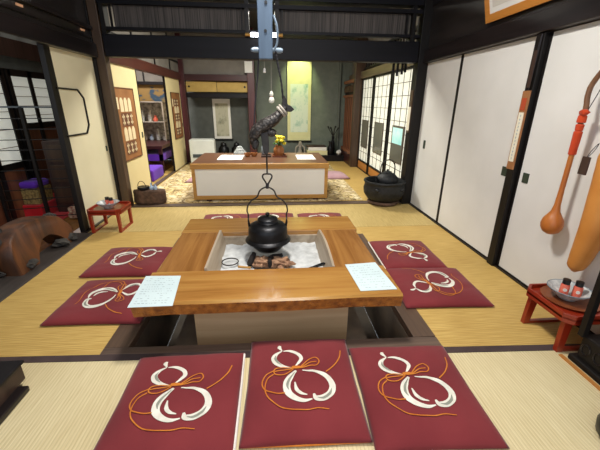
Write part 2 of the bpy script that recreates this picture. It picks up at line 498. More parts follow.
# room beyond the left opening
struct(B(-2.98, -2.92, -1.2, 5.2, 0, 3.0).build('wall_left', 'slat'))
def lroom_door(n, y0, y1, zk, split):
    d = struct(B(-2.92, -2.90, y0, y1, zk, 1.58).build('window_%d' % n, 'shoji'))
    f = MB()
    for y in [y0, y1]+([(y0+y1)/2] if split else []): f.box(-2.92, -2.885, y-.03, y+.03, 0, 1.63)
    f.box(-2.92, -2.885, y0, y1, 1.56, 1.63); f.box(-2.92, -2.885, y0, y1, zk-.05, zk+.02)
    f.build('window_frame', 'darkZ', d)
    g = MB(); k = 5
    for i in range(1, k): g.box(-2.905, -2.895, y0, y1, zk+(1.56-zk)*i/k-.003, zk+(1.56-zk)*i/k+.003)
    g.build('glazing_bars', 'slat', d)
    B(-2.92, -2.9, y0, y1, .0, zk-.04).build('lower_panel', 'slat', d)
lroom_door(3, 4.30, 5.0, 1.03, True); lroom_door(4, 3.42, 4.20, .62, True); lroom_door(5, 2.5, 3.36, .62, True)
trim(B(-2.92, -2.87, -1.2, 5.2, 1.76, 3.0), 'tagwood')
struct(B(-2.915, -2.905, 2.5, 5.1, 1.635, 1.76).build('window_6', 'slate'))
struct(B(-6.2, -2.0, 5.2, 5.26, 0, 3.0).build('wall_partition', 'slat'))
# ceiling
struct(B(-6.2, 2.0, -1.2, 4.5, 3.0, 3.06).build('ceiling', 'ceil'))
struct(B(-6.2, 2.1, 4.5, 8.7, 2.75, 2.81).build('ceiling', 'ceil'))

# back room shell
LBX = -1.9
def lpanel(n, y0, y1):
    d = struct(B(LBX-.03, LBX, y0, y1, .01, 1.735).build('door_%d' % n, 'cream2'))
    f = MB(); f.box(LBX-.032, LBX+.004, y0-.012, y0+.008, .01, 1.735); f.box(LBX-.032, LBX+.004, y1-.008, y1+.012, .01, 1.735)
    f.build('door_frame', 'darkZ', d)
    B(LBX-.002, LBX+.006, y1-.1, y1-.06, .80, .88).build('handle', 'handle', d)
lpanel(5, 4.46, 5.37); lpanel(6, 6.77, 7.78)
trim(B(LBX-.06, LBX+.03, 4.46, 7.9, 1.735, 1.88), 'redwoodY', bevel=.005)
mb = MB(); mb.box(LBX-.06, LBX, 4.46, 7.9, 1.88, 2.75); struct(mb.build('wall_backroom_left', 'grey'))
mb = MB()
for y in (5.4, 6.3, 7.2): mb.box(LBX, LBX+.015, y-.02, y+.02, 1.88, 2.75)
mb.box(LBX, LBX+.015, 4.46, 7.9, 2.06, 2.09)
trim(mb, 'darkZ')
trim(B(LBX-.06, LBX+.02, 4.46, 7.9, -.02, .012), 'brownY')
# side room seen through the gap between the cream panels
struct(B(-3.9, -3.85, 5.26, 8.6, 0, 2.75).build('wall_sideroom', 'goldscreen'))
struct(B(-3.9, LBX-.06, 8.3, 8.36, 0, 2.75).build('wall_sideroom', 'goldscreen'))
trim(B(-3.84, LBX-.07, 8.2, 8.3, 1.66, 1.72), 'dark')
struct(B(-3.84, LBX-.07, 8.24, 8.3, 1.72, 2.7).build('wall_sideroom_upper', 'grey'))
mb = MB()
for x in (-3.2, -2.75, -2.3): mb.box(x-.012, x+.012, 8.21, 8.24, 1.72, 2.7)
trim(mb, 'dark')
# right wall of the back room
SX = 1.87
struct(B(SX+.06, SX+.12, 4.45, 8.7, 0, 2.75).build('wall_backroom_right', 'grey'))
def shoji(n, y0, y1, view):
    d = struct(B(SX+.01, SX+.02, y0, y1, .2, 1.76).build('door_%d' % n, 'shoji'))
    f = MB()
    for y in (y0+.02, y1-.02): f.box(SX-.012, SX+.02, y-.02, y+.02, .0, 1.77)
    f.box(SX-.012, SX+.02, y0, y1, .175, .205); f.box(SX-.012, SX+.02, y0, y1, 0, .02); f.box(SX-.012, SX+.02, y0, y1, 1.74, 1.77)
    f.build('door_frame', 'darkZ', d)
    g = MB(); w = y1-y0
    for i in range(1, 4): g.box(SX+.004, SX+.012, y0+w*i/4-.0035, y0+w*i/4+.0035, .2, 1.76)
    for i in range(1, 9): g.box(SX+.004, SX+.012, y0, y1, .2+1.56*i/9-.003, .2+1.56*i/9+.003)
    g.build('lattice', 'brownZ', d)
    B(SX, SX+.016, y0, y1, .02, .18).build('lower_board', 'koshi', d)
    a, b = y0+w*.24, y0+w*.76
    p = B(SX-.004, SX+.006, a, b, .48, .99)
    if view: p.mi = 1; p.box(SX-.005, SX-.004, a+.04, b-.02, .74, .97)
    p.build('glass_pane', ['glass', 'view'], d)
    q = MB()
    for (u0, u1, v0, v1) in ((a-.012, a, .47, 1.0), (b, b+.012, .47, 1.0), (a, b, .47, .482), (a, b, .988, 1.0)): q.box(SX-.006, SX+.008, u0, u1, v0, v1)
    q.build('pane_frame', 'brownZ', d)
shoji(7, 6.36, 7.14, False); shoji(8, 5.42, 6.32, False); shoji(9, 4.50, 5.38, True)
trim(B(SX-.05, SX+.06, 4.45, 8.2, 1.77, 1.90), 'brownY', bevel=.004)
trim(B(SX-.01, SX+.06, 4.45, 8.2, -.02, .012), 'darkY')
trim(B(1.72, SX+.05, 7.16, 7.30, 0, 2.75), 'brownZ', bevel=.004)
mb = MB()
for i in range(22): mb.box(SX+.02, SX+.04, 4.55+i*.12, 4.58+i*.12, 1.96, 2.2)
mb.box(SX+.01, SX+.05, 4.45, 7.2, 1.94, 1.97); mb.box(SX+.01, SX+.05, 4.45, 7.2, 2.2, 2.24)
trim(mb, 'darkZ')
SX2 = 1.74
d = struct(B(SX2+.03, SX2+.05, 7.3, 8.3, .2, 1.6).build('door_10', 'darkZ'))
mb = MB()
for i in range(6): mb.box(SX2+.02, SX2+.03, 7.31+i*.17, 7.39+i*.17, .3, 1.45)
mb.box(SX2-.012, SX2+.032, 7.3, 8.3, 1.43, 1.48); mb.box(SX2-.012, SX2+.032, 7.3, 8.3, .25, .32); mb.box(SX2-.012, SX2+.032, 7.3, 8.3, 1.72, 1.78)
mb.build('slats', 'koshi2', d)
mb = MB()
for i in range(6):
    y = 7.38+i*.16; mb.tube([(SX2, y+.05*math.cos(a*PI/4), 1.6+.07*math.sin(a*PI/4)) for a in range(8)], .012, 6, True)
mb.build('carved_fretwork', 'brownZ', d)
B(SX2-.01, SX2+.05, 7.3, 8.3, 0, .25).build('lower_board', 'redwood', d)
# back wall with recess and small cupboards
YB = 7.9
struct(B(-1.96, -.4, 8.3, 8.36, 0, 2.75).build('wall_back', 'slate'))
trim(B(-1.96, -1.80, 7.86, 8.0, 0, 2.75), 'redwoodZ', bevel=.004)
trim(B(-.48, -.32, 7.84, 8.0, 0, 2.75), 'redwoodZ', bevel=.01)
trim(B(-1.80, -.48, 7.86, 8.0, 1.735, 1.86), 'redwood', bevel=.004)
struct(B(-1.80, -.48, 7.93, 7.99, 1.86, 2.75).build('wall_back_upper', 'grey'))
trim(B(-.52, -.36, 7.82, 7.835, 1.9, 2.12), 'fusuma')
trim(B(-1.80, -.48, 7.90, 8.3, 1.40, 1.49), 'dark')
for k, (x0, x1) in enumerate(((-1.79, -1.15), (-1.14, -.485))):
    d = struct(B(x0, x1, 7.93+.02*k, 7.945+.02*k, 1.515, 1.72).build('door_%d' % (11+k), 'goldpaper'))
    x = x0+.06 if k == 0 else x1-.06
    MB().lathe([(0, -.002), (.022, -.002), (.022, .004), (0, .004)], (x, 7.93+.02*k, 1.62), 12, Matrix.Rotation(PI/2, 4, 'X')).build('handle', 'dark', d)
struct(B(-.32, 1.98, 8.42, 8.48, 0, 2.75).build('wall_alcove', 'green'))
struct(B(-.36, -.32, 8.0, 8.44, 0, 2.75).build('wall_alcove_side', 'green'))
struct(B(1.62, 1.66, 8.35, 8.44, 0, 2.75).build('wall_alcove_side', 'green'))
trim(B(-.32, 1.98, 7.92, 8.42, 0, .14), 'dark', bevel=.004)
trim(B(-1.80, -.48, 7.92, 8.3, -.02, .06), 'dark', bevel=.004)

# ------------------------------------------------------------------ HEARTH TABLE
T = thing('hearth_table', (-.03, 2.25, -.45), 'low square wooden hearth table with an open ash pit in its middle', 'table')
def live(x0, x1, y0, y1, z0, z1, mb, wob):       # board with a slightly wavy near edge
    n = 24; top = []; bot = []
    for i in range(n+1):
        x = x0+(x1-x0)*i/n
        e = y0+wob*noise.noise(Vector((x*3, 2.1, 0)))
        top.append((x, e)); bot.append((x, e+.015+wob*.8*noise.noise(Vector((x*6, 9, 0)))))
    lay = [[mb.bm.verts.new((x, y, z1-.012)) for x, y in top], [mb.bm.verts.new((x, y+.012, z1)) for x, y in top]]
    bk = [mb.bm.verts.new((x, y1, z1)) for x, y in top]; bb = [mb.bm.verts.new((x, y1, z0)) for x, y in top]
    lo = [mb.bm.verts.new((x, y+.005, z0+.01)) for x, y in bot]; lb = [mb.bm.verts.new((x, y+.02, z0)) for x, y in bot]
    for i in range(n):
        mb.mi = 1
        mb._face([lay[0][i], lay[0][i+1], lo[i+1], lo[i]][::-1]); mb._face([lo[i], lo[i+1], lb[i+1], lb[i]][::-1])
        mb.mi = 0
        mb._face([lay[0][i], lay[0][i+1], lay[1][i+1], lay[1][i]]); mb._face([lay[1][i], lay[1][i+1], bk[i+1], bk[i]])
        mb._face([bk[i], bk[i+1], bb[i+1], bb[i]]); mb._face([lb[i], lb[i+1], bb[i+1], bb[i]])
    for k in (0, n): mb._face([lay[0][k], lay[1][k], bk[k], bb[k], lb[k], lo[k]])
    return mb
live(-.752, .722, 1.562, 1.92, .203, .30, MB(), .012).build('front_board', ['table', 'bark_edge'], T)
B(-.745, .715, 2.60, 2.95, .215, .30).build('back_board', 'table', T, bevel=.008)
B(-.735, -.435, 1.92, 2.60, .215, .299).build('side_board', 'tableY', T, bevel=.006)
B(.398, .695, 1.92, 2.60, .215, .299).build('side_board', 'tableY', T, bevel=.006)
mb = MB()
mb.box(-.475, .455, 1.72, 1.76, -.45, .215); mb.box(-.475, .455, 2.66, 2.70, -.45, .215); mb.box(-.475, -.435, 1.76, 2.66, -.45, .215); mb.box(.415, .455, 1.76, 2.66, -.45, .215)
mb.build('hearth_box', 'hearthbox', T)
mb = MB(); mb.box(-.62, -.475, 1.66, 2.78, -.45, -.12); mb.box(.455, .59, 1.66, 2.78, -.45, -.12); mb.box(-.475, .455, 1.66, 1.72, -.45, -.12)
mb.build('plinth', 'pitwall', T)
MB().hexa([(-.435, 1.925, .19), (-.365, 1.925, .19), (-.435, 2.60, .19), (-.385, 2.60, .19), (-.437, 1.925, .318), (-.421, 1.925, .318), (-.437, 2.60, .318), (-.421, 2.60, .318)]).build('hearth_liner', 'liner', T, bevel=.004)
mb = MB(); n = 12
for i in range(n):
    y0, y1 = 1.925+.675*i/n, 1.925+.675*(i+1)/n
    f = lambda y: .302+.035*math.sin(PI*(y-1.925)/.675)
    mb.hexa([(.35, y0, .19), (.398, y0, .19), (.35, y1, .19), (.398, y1, .19), (.384, y0, f(y0)), (.40, y0, f(y0)), (.384, y1, f(y1)), (.40, y1, f(y1))])
mb.build('hearth_liner', 'liner', T)
B(-.41, .385, 2.575, 2.605, .17, .262).build('hearth_lip', 'liner', T)
mb = MB(); n = 30
g = [[mb.bm.verts.new((-.41+.79*i/n, 1.79+.80*j/n, .195+.02*noise.noise(Vector((i*.35, j*.35, 1)))+.012*noise.noise(Vector((i*.9, j*.9, 4))))) for j in range(n+1)] for i in range(n+1)]
for i in range(n):
    for j in range(n): mb._face([g[i][j], g[i+1][j], g[i+1][j+1], g[i][j+1]])
tag(mb.build('ash_bed', 'ash', smooth='all'), 'bed of pale grey ash filling the square hearth', 'ash', kind='stuff')

# burnt wood in the ash
for k, (x, y, r, sc, lab) in enumerate([(-.08, 2.15, .06, (1.0, .8, .72), 'left lump of brown singed wood in the ash under the kettle'),
                                        (.058, 2.145, .06, (1.2, .8, .65), 'right and longer lump of brown singed wood in the ash under the kettle')]):
    tag(MB().ball((x, y, .225), r, 4, sc, .7, .3).build('firewood_lump', 'lump', smooth='all'), lab, 'firewood', 'brown firewood in the hearth')
for (a, b, r, lab) in [((-.17, 2.15, .21), (-.135, 2.22, .28), .025, 'black charcoal stick standing at left end of the burnt wood'),
                       ((-.03, 2.215, .235), (.07, 2.205, .265), .022, 'black charcoal piece lying behind the brown wood lumps'),
                       ((-.02, 2.125, .215), (-.028, 2.13, .265), .018, 'small black charcoal chip between the two brown lumps')]:
    p = [Vector(a).lerp(Vector(b), t)+Vector((random.uniform(-.005, .005),)*3) for t in (0, .3, .7, 1)]
    tag(MB().tube(p, [r*.8, r, r*.95, r*.6], 6).build('charcoal', 'char'), lab, 'charcoal', 'charcoal in the hearth')
t = MB().tube([(-.31+.058*math.cos(a*PI/14), 2.20+.058*math.sin(a*PI/14), .222) for a in range(28)], .0045, 6, True)
tag(t.build('wire_ring', 'rod', smooth=True), 'thin dark wire ring lying on the ash at left', 'ring')
P = thing('fire_poker', (-.2, 2.08, .21), 'thin iron poker with a pale wooden handle lying along front of the ash', 'poker')
MB().tube([(-.245, 2.11, .226), (-.155, 2.085, .226)], [.009, .008], 8).build('handle', 'counterframe', P, smooth=True)
MB().tube([(-.155, 2.085, .226), (.02, 2.07, .224)], .0045, 6).build('rod', 'iron', P)
t = MB(); t.tube([(.22, 2.05, .22), (.355, 2.09, .245)], [.004, .007], 6); t.tube([(.22, 2.04, .218), (.355, 2.075, .24)], [.004, .006], 6); t.tube([(.35, 2.09, .245), (.36, 2.082, .246), (.352, 2.074, .24)], .006, 6)
tag(t.build('fire_tongs', 'iron'), 'black iron tongs resting at the right corner of the ash', 'tongs')

# kettle
KX, KY = -.035, 2.30
K = thing('kettle', (KX, KY, .255), 'black cast iron kettle hanging over the hearth ash', 'kettle')
C = (KX, KY, 0)
MB().lathe([(0, .255), (.05, .257), (.085, .272), (.112, .300), (.130, .330), (.162, .342), (.168, .351), (.160, .361), (.143, .370), (.143, .40), (.143, .430), (.139, .448), (.126, .466), (.105, .478), (.085, .484), (0, .484)], C, 40).build('body', 'iron', K, smooth=True)
lid = MB().lathe([(0, .484), (.080, .484), (.083, .490), (.074, .498), (.073, .512), (.060, .522), (.03, .528), (0, .530)], C, 32).build('lid', 'iron', K, smooth=True)
MB().lathe([(0, .528), (.009, .528), (.009, .536), (.017, .545), (.013, .556), (0, .559)], C, 16).build('lid_knob', 'iron', lid, smooth=True)
for s in (-1, 1):
    mb = MB(); x = KX+.132*s
    mb.tube([(x, KY, .445), (x+.004*s, KY, .475), (x+.006*s, KY, .49)], .008, 8)
    mb.tube([(x+.006*s, KY+.013*math.cos(a*PI/6), .50+.016*math.sin(a*PI/6)) for a in range(12)], .005, 6, True)
    mb.build('lug', 'iron', K, smooth=True)
hp = [(-.138, .50), (-.138, .545), (-.145, .575), (-.135, .615), (-.108, .65), (-.07, .675), (-.052, .715), (-.03, .735), (0, .745)]
hp = hp+[(-x, z) for x, z in hp[-2::-1]]
MB().tube(cr3([(KX+x, KY, z) for x, z in hp], 5), .0055, 8).build('bail_handle', 'rod', K, smooth=True)

# hanger over the hearth
HG = thing('pot_hanger', (-.02, 2.30, 1.55), 'blue-lit grey wooden hanging post with peg, ropes and iron pot hook over the hearth', 'pot hanger')
mb = MB().hexa([(-.062, 2.25, 1.55), (.022, 2.25, 1.55), (-.062, 2.35, 1.55), (.022, 2.35, 1.55), (-.072, 2.25, 3.0), (.045, 2.25, 3.0), (-.072, 2.35, 3.0), (.045, 2.35, 3.0)])
pst = mb.build('post', 'post', HG, bevel=.004)
for x, z in ((-.012, 1.845), (-.018, 1.70)):
    MB().lathe([(0, -.002), (.009, -.002), (.009, .004), (0, .004)], (x, 2.25, z), 12, Matrix.Rotation(PI/2, 4, 'X')).build('peg_hole', 'cap', pst)
MB().tube([(-.105, 2.25, 1.597), (-.09, 2.26, 1.60), (.07, 2.30, 1.603), (.085, 2.30, 1.603)], [.009, .015, .016, .010], 10).build('peg', 'peg', HG, smooth=True)
MB().tube(cr3([(-.06, 2.28, 1.60), (-.075, 2.29, 1.45), (-.10, 2.30, 1.25), (-.115, 2.30, 1.06)], 5), .0045, 6).build('rope', 'rope', HG)
mb = MB(); pp = cr3([(.04, 2.28, 1.60), (.055, 2.29, 1.52), (.075, 2.30, 1.42), (.088, 2.325, 1.29)], 8)
mb.tube(pp, [.005+.002*(i % 2) for i in range(len(pp))], 6); mb.build('rope', 'rope', HG)
MB().tube(cr3([(.03, 2.24, 1.78), (.05, 2.24, 1.72), (.05, 2.25, 1.64), (.03, 2.26, 1.60)], 5), .007, 6).build('rope', 'peg', HG)
mb = MB(); mb.tube([(-.03, 2.30, .985), (-.03, 2.30, .835)], .0055, 8)
hk = cr3([(-.03, 2.30, .838), (-.055, 2.30, .835), (-.062, 2.30, .815), (-.045, 2.30, .785), (-.03, 2.30, .762), (-.015, 2.30, .785), (.002, 2.30, .815), (-.005, 2.30, .835), (-.03, 2.30, .838)], 4)
mb.tube(hk, .0055, 8)
mb.build('hook_rod', 'rod', HG, smooth=True)
mb = MB(); mb.tube([(-.03, 2.30, .772), (-.032, 2.30, .735)], .011, 8); mb.build('hook_binding', 'rope', HG)

# fish
F = thing('fish_carving', (-.03, 2.30, .96), 'dark scaled fish carving with its forked tail raised, hung on ropes above the kettle', 'carving')
spn = cr3([(-.122, 2.30, 1.035), (-.116, 2.30, 1.085), (-.085, 2.30, 1.13), (-.035, 2.30, 1.165), (.02, 2.30, 1.195), (.058, 2.30, 1.23), (.085, 2.30, 1.258), (.10, 2.30, 1.28)], 5)
rk = [.018, .042, .052, .053, .048, .038, .028, .022]
rr = []
for i in range(len(spn)):
    u = i/(len(spn)-1)*7; k = min(int(u), 6); rr.append(rk[k]+(rk[k+1]-rk[k])*(u-k))
MB().tube(spn, rr, 16, False, .8, (0, 1, 0)).build('body', 'fish', F, smooth=True)
fl = lambda u, v, t: Vector((u, 2.30+t, v))
mb = MB()
mb.prism([(.082, 1.27), (.108, 1.248), (.135, 1.246), (.158, 1.262), (.135, 1.284), (.114, 1.292), (.110, 1.318), (.090, 1.350), (.080, 1.32), (.076, 1.295)], fl, -.014, .014)
mb.build('tail_fin', 'fishdark', F, bevel=.004)
mb = MB()
ax = Vector((.75, 0, .66)).normalized(); ctr = Vector((.080, 2.30, 1.255)); e1 = Vector((0, 1, 0)); e2 = ax.cross(e1)
for q in (-.012, .006): mb.tube([ctr+ax*q+.034*(e1*math.cos(a*PI/10)+e2*math.sin(a*PI/10)) for a in range(20)], .009, 6, True)
mb.build('rope_ring', 'ring', F, smooth=True)
for s in (-1, 1):
    mb = MB(); mb.prism([(-.065, 1.11), (-.018, 1.125), (-.012, 1.06), (-.012, 1.0), (-.025, .975), (-.048, .985), (-.058, 1.04)], lambda u, v, t: Vector((u, 2.30+.035*s+t+.1*s*(1.1-v)*.3, v)), -.006, .006)
    mb.build('pectoral_fin', 'fishdark', F, bevel=.003)
MB().ball((.006, 2.285, 1.115), .032, 2, (1.1, .9, .85)).build('belly_fin', 'fish', F, smooth='all')
mb = MB(); mb.prism([(-.128, 1.06), (-.09, 1.08), (-.075, 1.04), (-.095, 1.0), (-.125, 1.01)], fl, -.04, .04); mb.build('jaw', 'fishdark', F, bevel=.015)
# gourd ornament and tassel on strings
G = thing('gourd_ornament', (.01, 2.30, 1.30), 'tiny pale gourd with a red waist hanging on a string beside the ropes', 'ornament')
MB().lathe([(0, 1.298), (.014, 1.302), (.020, 1.316), (.014, 1.332), (.009, 1.338), (.013, 1.35), (.011, 1.362), (.004, 1.372), (0, 1.374)], (.01, 2.30, 0), 14).build('gourd', 'scrollcream', G, smooth=True)
MB().tube([(.01, 2.30, 1.337), (.01, 2.30, 1.340)], .0115, 10).build('waist_cord', 'seal', G)
MB().tube([(.01, 2.30, 1.372), (.012, 2.30, 1.56)], .0015, 5).build('string', 'ring', G)
G = thing('tassel', (-.03, 2.28, 1.47), 'small white tassel hanging just under the blue-lit post', 'tassel')
MB().tube([(-.03, 2.28, 1.55), (-.03, 2.28, 1.50)], .0015, 5).build('string', 'ring', G)
MB().lathe([(0, 1.475), (.009, 1.478), (.006, 1.50), (0, 1.505)], (-.03, 2.28, 0), 10).build('tassel_head', 'piping', G)
# lamp tube behind the post
G = thing('tube_lamp', (-.06, 4.30, 2.0), 'short lit lamp tube with brass ends on the beam behind the hanging post', 'lamp')
MB().tube([(-.20, 4.29, 2.022), (.10, 4.29, 2.022)], .022, 12).build('tube', 'bulb', G)
for a, b in ((-.26, -.20), (.10, .16)): MB().tube([(a, 4.29, 2.022), (b, 4.29, 2.022)], .018, 10).build('end_cap', 'brass', G)
B(-.22, .12, 4.30, 4.34, 2.0, 2.005).build('base_plate', 'dark', G)

# ------------------------------------------------------------------ papers on the table
def sheet(name, quad, z, label, grp, nrow):
    t = thing(name, ((quad[0][0]+quad[2][0])/2, (quad[0][1]+quad[2][1])/2, z), label, 'paper', grp)
    def uv(u, v):
        a = Vector(quad[0]).lerp(Vector(quad[1]), u); b = Vector(quad[3]).lerp(Vector(quad[2]), u); return a.lerp(b, v)
    mb = MB(); mb.hexa([(*quad[3], z+.001), (*quad[2], z+.001), (*quad[0], z+.001), (*quad[1], z+.001), (*quad[3], z+.003), (*quad[2], z+.003), (*quad[0], z+.003), (*quad[1], z+.003)])
    mb.mi = 1
    for r in range(nrow):
        v = .1+.8*r/(nrow-1); u = .1
        while u < .85:
            w = random.uniform(.02, .07)
            if random.random() < .6:
                q = [uv(u, v+.012), uv(u+w, v+.012), uv(u, v), uv(u+w, v)]
                mb.hexa([(*p, z+.0031) for p in q]+[(*p, z+.0036) for p in q])
            u += w+.03
    mb.build('sheet', ['paper', 'ink'], t)
sheet('menu_sheet', [(-.775, 1.87), (-.565, 1.86), (-.528, 1.535), (-.755, 1.535)], .301, 'pale written sheet at the left end of hearth table, beside the red cushions', 'written sheets on the hearth table', 12)
sheet('menu_sheet', [(.47, 1.94), (.68, 1.96), (.705, 1.615), (.49, 1.61)], .301, 'pale written sheet at the right end of the hearth table', 'written sheets on the hearth table', 10)

# ------------------------------------------------------------------ floor cushions
CW, CD = .265, .295
def ch(x, y):
    u, v = min(1, abs(x)/CW), min(1, abs(y)/CD)
    e = max(0, (1-u**5)*(1-v**5))**.55
    w = .005*noise.noise(Vector((x*9, y*3, 2)))+.0035*noise.noise(Vector((x*26+y*6, y*7, 5)))
    return .012+(.040+w)*e
def cushion_mesh():
    mb = MB(); n = 30
    g = []
    for i in range(n+1):
        row = []
        for j in range(n+1):
            a = math.sin((i/n-.5)*PI)*.35+(i/n-.5)*2*.65; b = math.sin((j/n-.5)*PI)*.35+(j/n-.5)*2*.65
            x, y = a*CW, b*CD
            sh = 1+.02*abs(a*b)
            row.append(mb.bm.verts.new((x*sh, y*sh, ch(x, y))))
        g.append(row)
    for i in range(n):
        for j in range(n): mb._face([g[i][j], g[i+1][j], g[i+1][j+1], g[i][j+1]])
    rim = [g[i][0] for i in range(n)]+[g[n][j] for j in range(n)]+[g[i][n] for i in range(n, 0, -1)]+[g[0][j] for j in range(n, 0, -1)]
    lo = [mb.bm.verts.new((v.co.x*.97, v.co.y*.97, .001)) for v in rim]
    k = len(rim)
    for i in range(k): mb._face([rim[i], lo[i], lo[(i+1) % k], rim[(i+1) % k]])
    mb._face(lo)
    S = lambda o: (lambda x, y: Vector((x, y-.026, ch(x, y-.026)+o)))
    wht, grn, org = S(.003), S(.0038), S(.0042)
    mb.mi = 1
    R = mb.ribbon
    R([(-.106, .243), (-.110, .228), (-.096, .202)], [.014, .024, .006], wht)
    R([(-.096, .201), (-.127, .178), (-.138, .148), (-.124, .117), (-.093, .095), (-.049, .08)], [.006, .022, .032, .034, .022, .006], wht)
    R([(-.089, .2), (-.049, .197), (-.011, .175), (.003, .146), (-.011, .117), (-.03, .091)], [.006, .020, .022, .022, .016, .006], wht)
    R([(-.027, .062), (-.056, .027), (-.074, -.014), (-.07, -.058), (-.041, -.09), (-.003, -.106), (.039, -.099)], [.012, .034, .040, .038, .030, .022, .006], wht)
    R([(-.036, -.005), (-.030, -.045), (-.011, -.067), (.018, -.076)], [.006, .020, .018, .005], wht)
    R([(.004, .066), (.064, .058), (.117, .027), (.140, -.023), (.128, -.066), (.094, -.090), (.058, -.094), (.048, -.072)], [.006, .016, .028, .034, .036, .036, .030, .010], wht)
    mb.mi = 2
    R([(-.127, .172), (-.131, .148), (-.118, .122), (-.10, .106)], [.003, .014, .014, .003], grn)
    R([(-.035, .050), (-.060, .015), (-.072, -.022), (-.066, -.048)], [.003, .013, .014, .003], grn)
    R([(.135, -.045), (.122, -.072), (.092, -.092), (.064, -.092)], [.003, .014, .014, .003], grn)
    mb.mi = 3
    R([(-.046, .082), (-.025, .085), (-.004, .084)], [.018, .024, .016], org)
    c = .0065
    R([(-.008, .082), (.036, .13), (.075, .145), (.093, .12), (.079, .095), (.04, .094), (-.004, .079)], [c, c], org)
    R([(-.003, .082), (.042, .113), (.079, .117)], [c, c], org)
    R([(-.041, .08), (-.093, .085), (-.133, .075), (-.131, .048), (-.091, .039), (-.04, .071)], [c, c], org)
    R([(-.041, .075), (-.1, .067), (-.133, .062)], [c, c], org)
    R([(-.133, .07), (-.175, .041), (-.191, -.005), (-.174, -.043), (-.133, -.06), (-.083, -.064)], [c, c], org)
    R([(-.138, .046), (-.167, .016), (-.176, -.035), (-.16, -.082), (-.117, -.123), (-.062, -.147), (.004, -.152), (.062, -.143), (.108, -.149)], [c, c*.8], org)
    R([(.12, .051), (.166, .09), (.201, .141), (.217, .197)], [c, c], org)
    return mb
cu = cushion_mesh().build('floor_cushion', ['red', 'white_em', 'green_em', 'orange_em'], smooth='all', origin=(0, 0, 0), fix=False)
GC = 'dark red floor cushions with a gourd design'
tag(cu, '', 'cushion', GC)
spots = [(-.443, 1.195, -.005, 'dark red gourd-pattern cushion at the left of the front row, white edging on its right'),
         (.127, 1.258, -.03, 'dark red gourd-pattern cushion in the middle of the front row'),
         (.668, 1.178, -.04, 'dark red gourd-pattern cushion at the right of the front row'),
         (-1.118, 2.08, -PI/2-.03, 'dark red gourd-pattern cushion left of the hearth, half under the written sheet'),
         (-1.205, 2.69, -PI/2-.03, 'dark red gourd-pattern cushion left of the hearth, the one nearer the red stand'),
         (1.20, 2.675, PI-.03, 'dark red gourd-pattern cushion right of the hearth, the farther one with white edging'),
         (1.20, 2.105, PI/2-.04, 'dark red gourd-pattern cushion right of the hearth, overlapping the farther one'),
         (-.545, 3.62, PI-.02, 'dark red cushion behind the hearth table, left one of three'),
         (-.015, 3.63, PI, 'dark red cushion behind the hearth table, middle one of three, behind the kettle'),
         (.575, 3.60, PI, 'dark red cushion behind the hearth table, right one of three')]
cush = []
for i, (x, y, a, lab) in enumerate(spots):
    c = cu if i == 0 else dup(cu, (x, y, 0))
    c.location = (x, y, .001 if i != 3 and i != 4 else .005); c.rotation_euler = (0, 0, a); c['label'] = lab; c['group'] = GC; cush.append(c)
    W[c.name] = Vector(c.location)
cush[6].rotation_euler = (0, 0, PI/2-.04); cush[6].location.z = .005
cush[6].scale = (1.02, 1.02, 1); cush[0].scale = (1.03, 1, 1); cush[1].scale = (1.0, 1.05, 1)
def piping(c, sx):
    mb = MB(); mb.tube([(sx*CW*1.005, -CD*.97, .014), (sx*CW*1.015, 0, .015), (sx*CW*1.005, CD*.97, .014)], .006, 6)
    o = mb.build('piping', 'piping', origin=(0, 0, 0)); o.parent = c; o.location = (0, 0, 0); o['label'] = 'white edging'
piping(cush[0], 1); piping(cush[5], 1)
o = MB().tube([(-CW*.97, -CD*1.0, .008), (0, -CD*1.008, .008), (CW*.97, -CD*1.0, .008)], .0035, 6).build('edge_cord', 'orange_em', origin=(0, 0, 0)); o.parent = cush[1]; o.location = (0, 0, 0); o['label'] = 'orange edge cord'

# ------------------------------------------------------------------ red lacquer stands and what they carry
def stand(loc, rz, label, k=1., fl=1.):
    t = thing('lacquer_stand', (0, 0, 0), label, 'stand', 'red lacquer stands')
    a, b, c = .19*k, .185*k, .045*k
    oc = [(-a+c, -b), (a-c, -b), (a, -b+c), (a, b-c), (a-c, b), (-a+c, b), (-a, b-c), (-a, -b+c)]
    mb = MB(); fn = lambda u, v, q: Vector((u, v, q)); mb.prism(oc, fn, .222, .232)
    mb.build('tray_top', 'redlac', t)
    mb = MB(); k_ = .93; n = 8
    for i in range(n):
        p, q = oc[i], oc[(i+1) % n]
        mb.hexa([(*p, .20), (*q, .20), (p[0]*k_, p[1]*k_, .20), (q[0]*k_, q[1]*k_, .20), (*p, .255), (*q, .255), (p[0]*k_, p[1]*k_, .255), (q[0]*k_, q[1]*k_, .255)])
    mb.build('rim', 'redlac', t, bevel=.002)
    for sy in (-1, 1):
        for sx in (-1, 1):
            x = .135*sx*k*(1.15 if fl < 1 else 1); y = .13*sy*k*(1.15 if fl < 1 else 1)
            f1, f2, lw = 1+.10*fl, 1+.06*fl, .018*(.75+.25*fl)
            MB().hexa([(x*f1-lw, y*f2-.014, 0), (x*f1+lw, y*f2-.014, 0), (x*f1-lw, y*f2+.014, 0), (x*f1+lw, y*f2+.014, 0),
                       (x-lw*1.5, y-.014, .222), (x+lw*1.5, y-.014, .222), (x-lw*1.5, y+.014, .222), (x+lw*1.5, y+.014, .222)]).build('leg', 'redlac', t, bevel=.002)
        B(-abs(x)*f1, abs(x)*f1, y*f2-.011, y*f2+.011, 0, .018).build('stretcher', 'redlac', t)
    t.location = loc; t.rotation_euler = (0, 0, rz); W[t.name] = Vector(loc)
    return t
stand((1.727, 1.525, .0), 0, 'red lacquer tray stand against the white wall at right, in front of the black cabinet', .94)
stand((-1.735, 3.575, .0), PI/2, 'red lacquer tray stand against the cream panel at left', .92, .0)
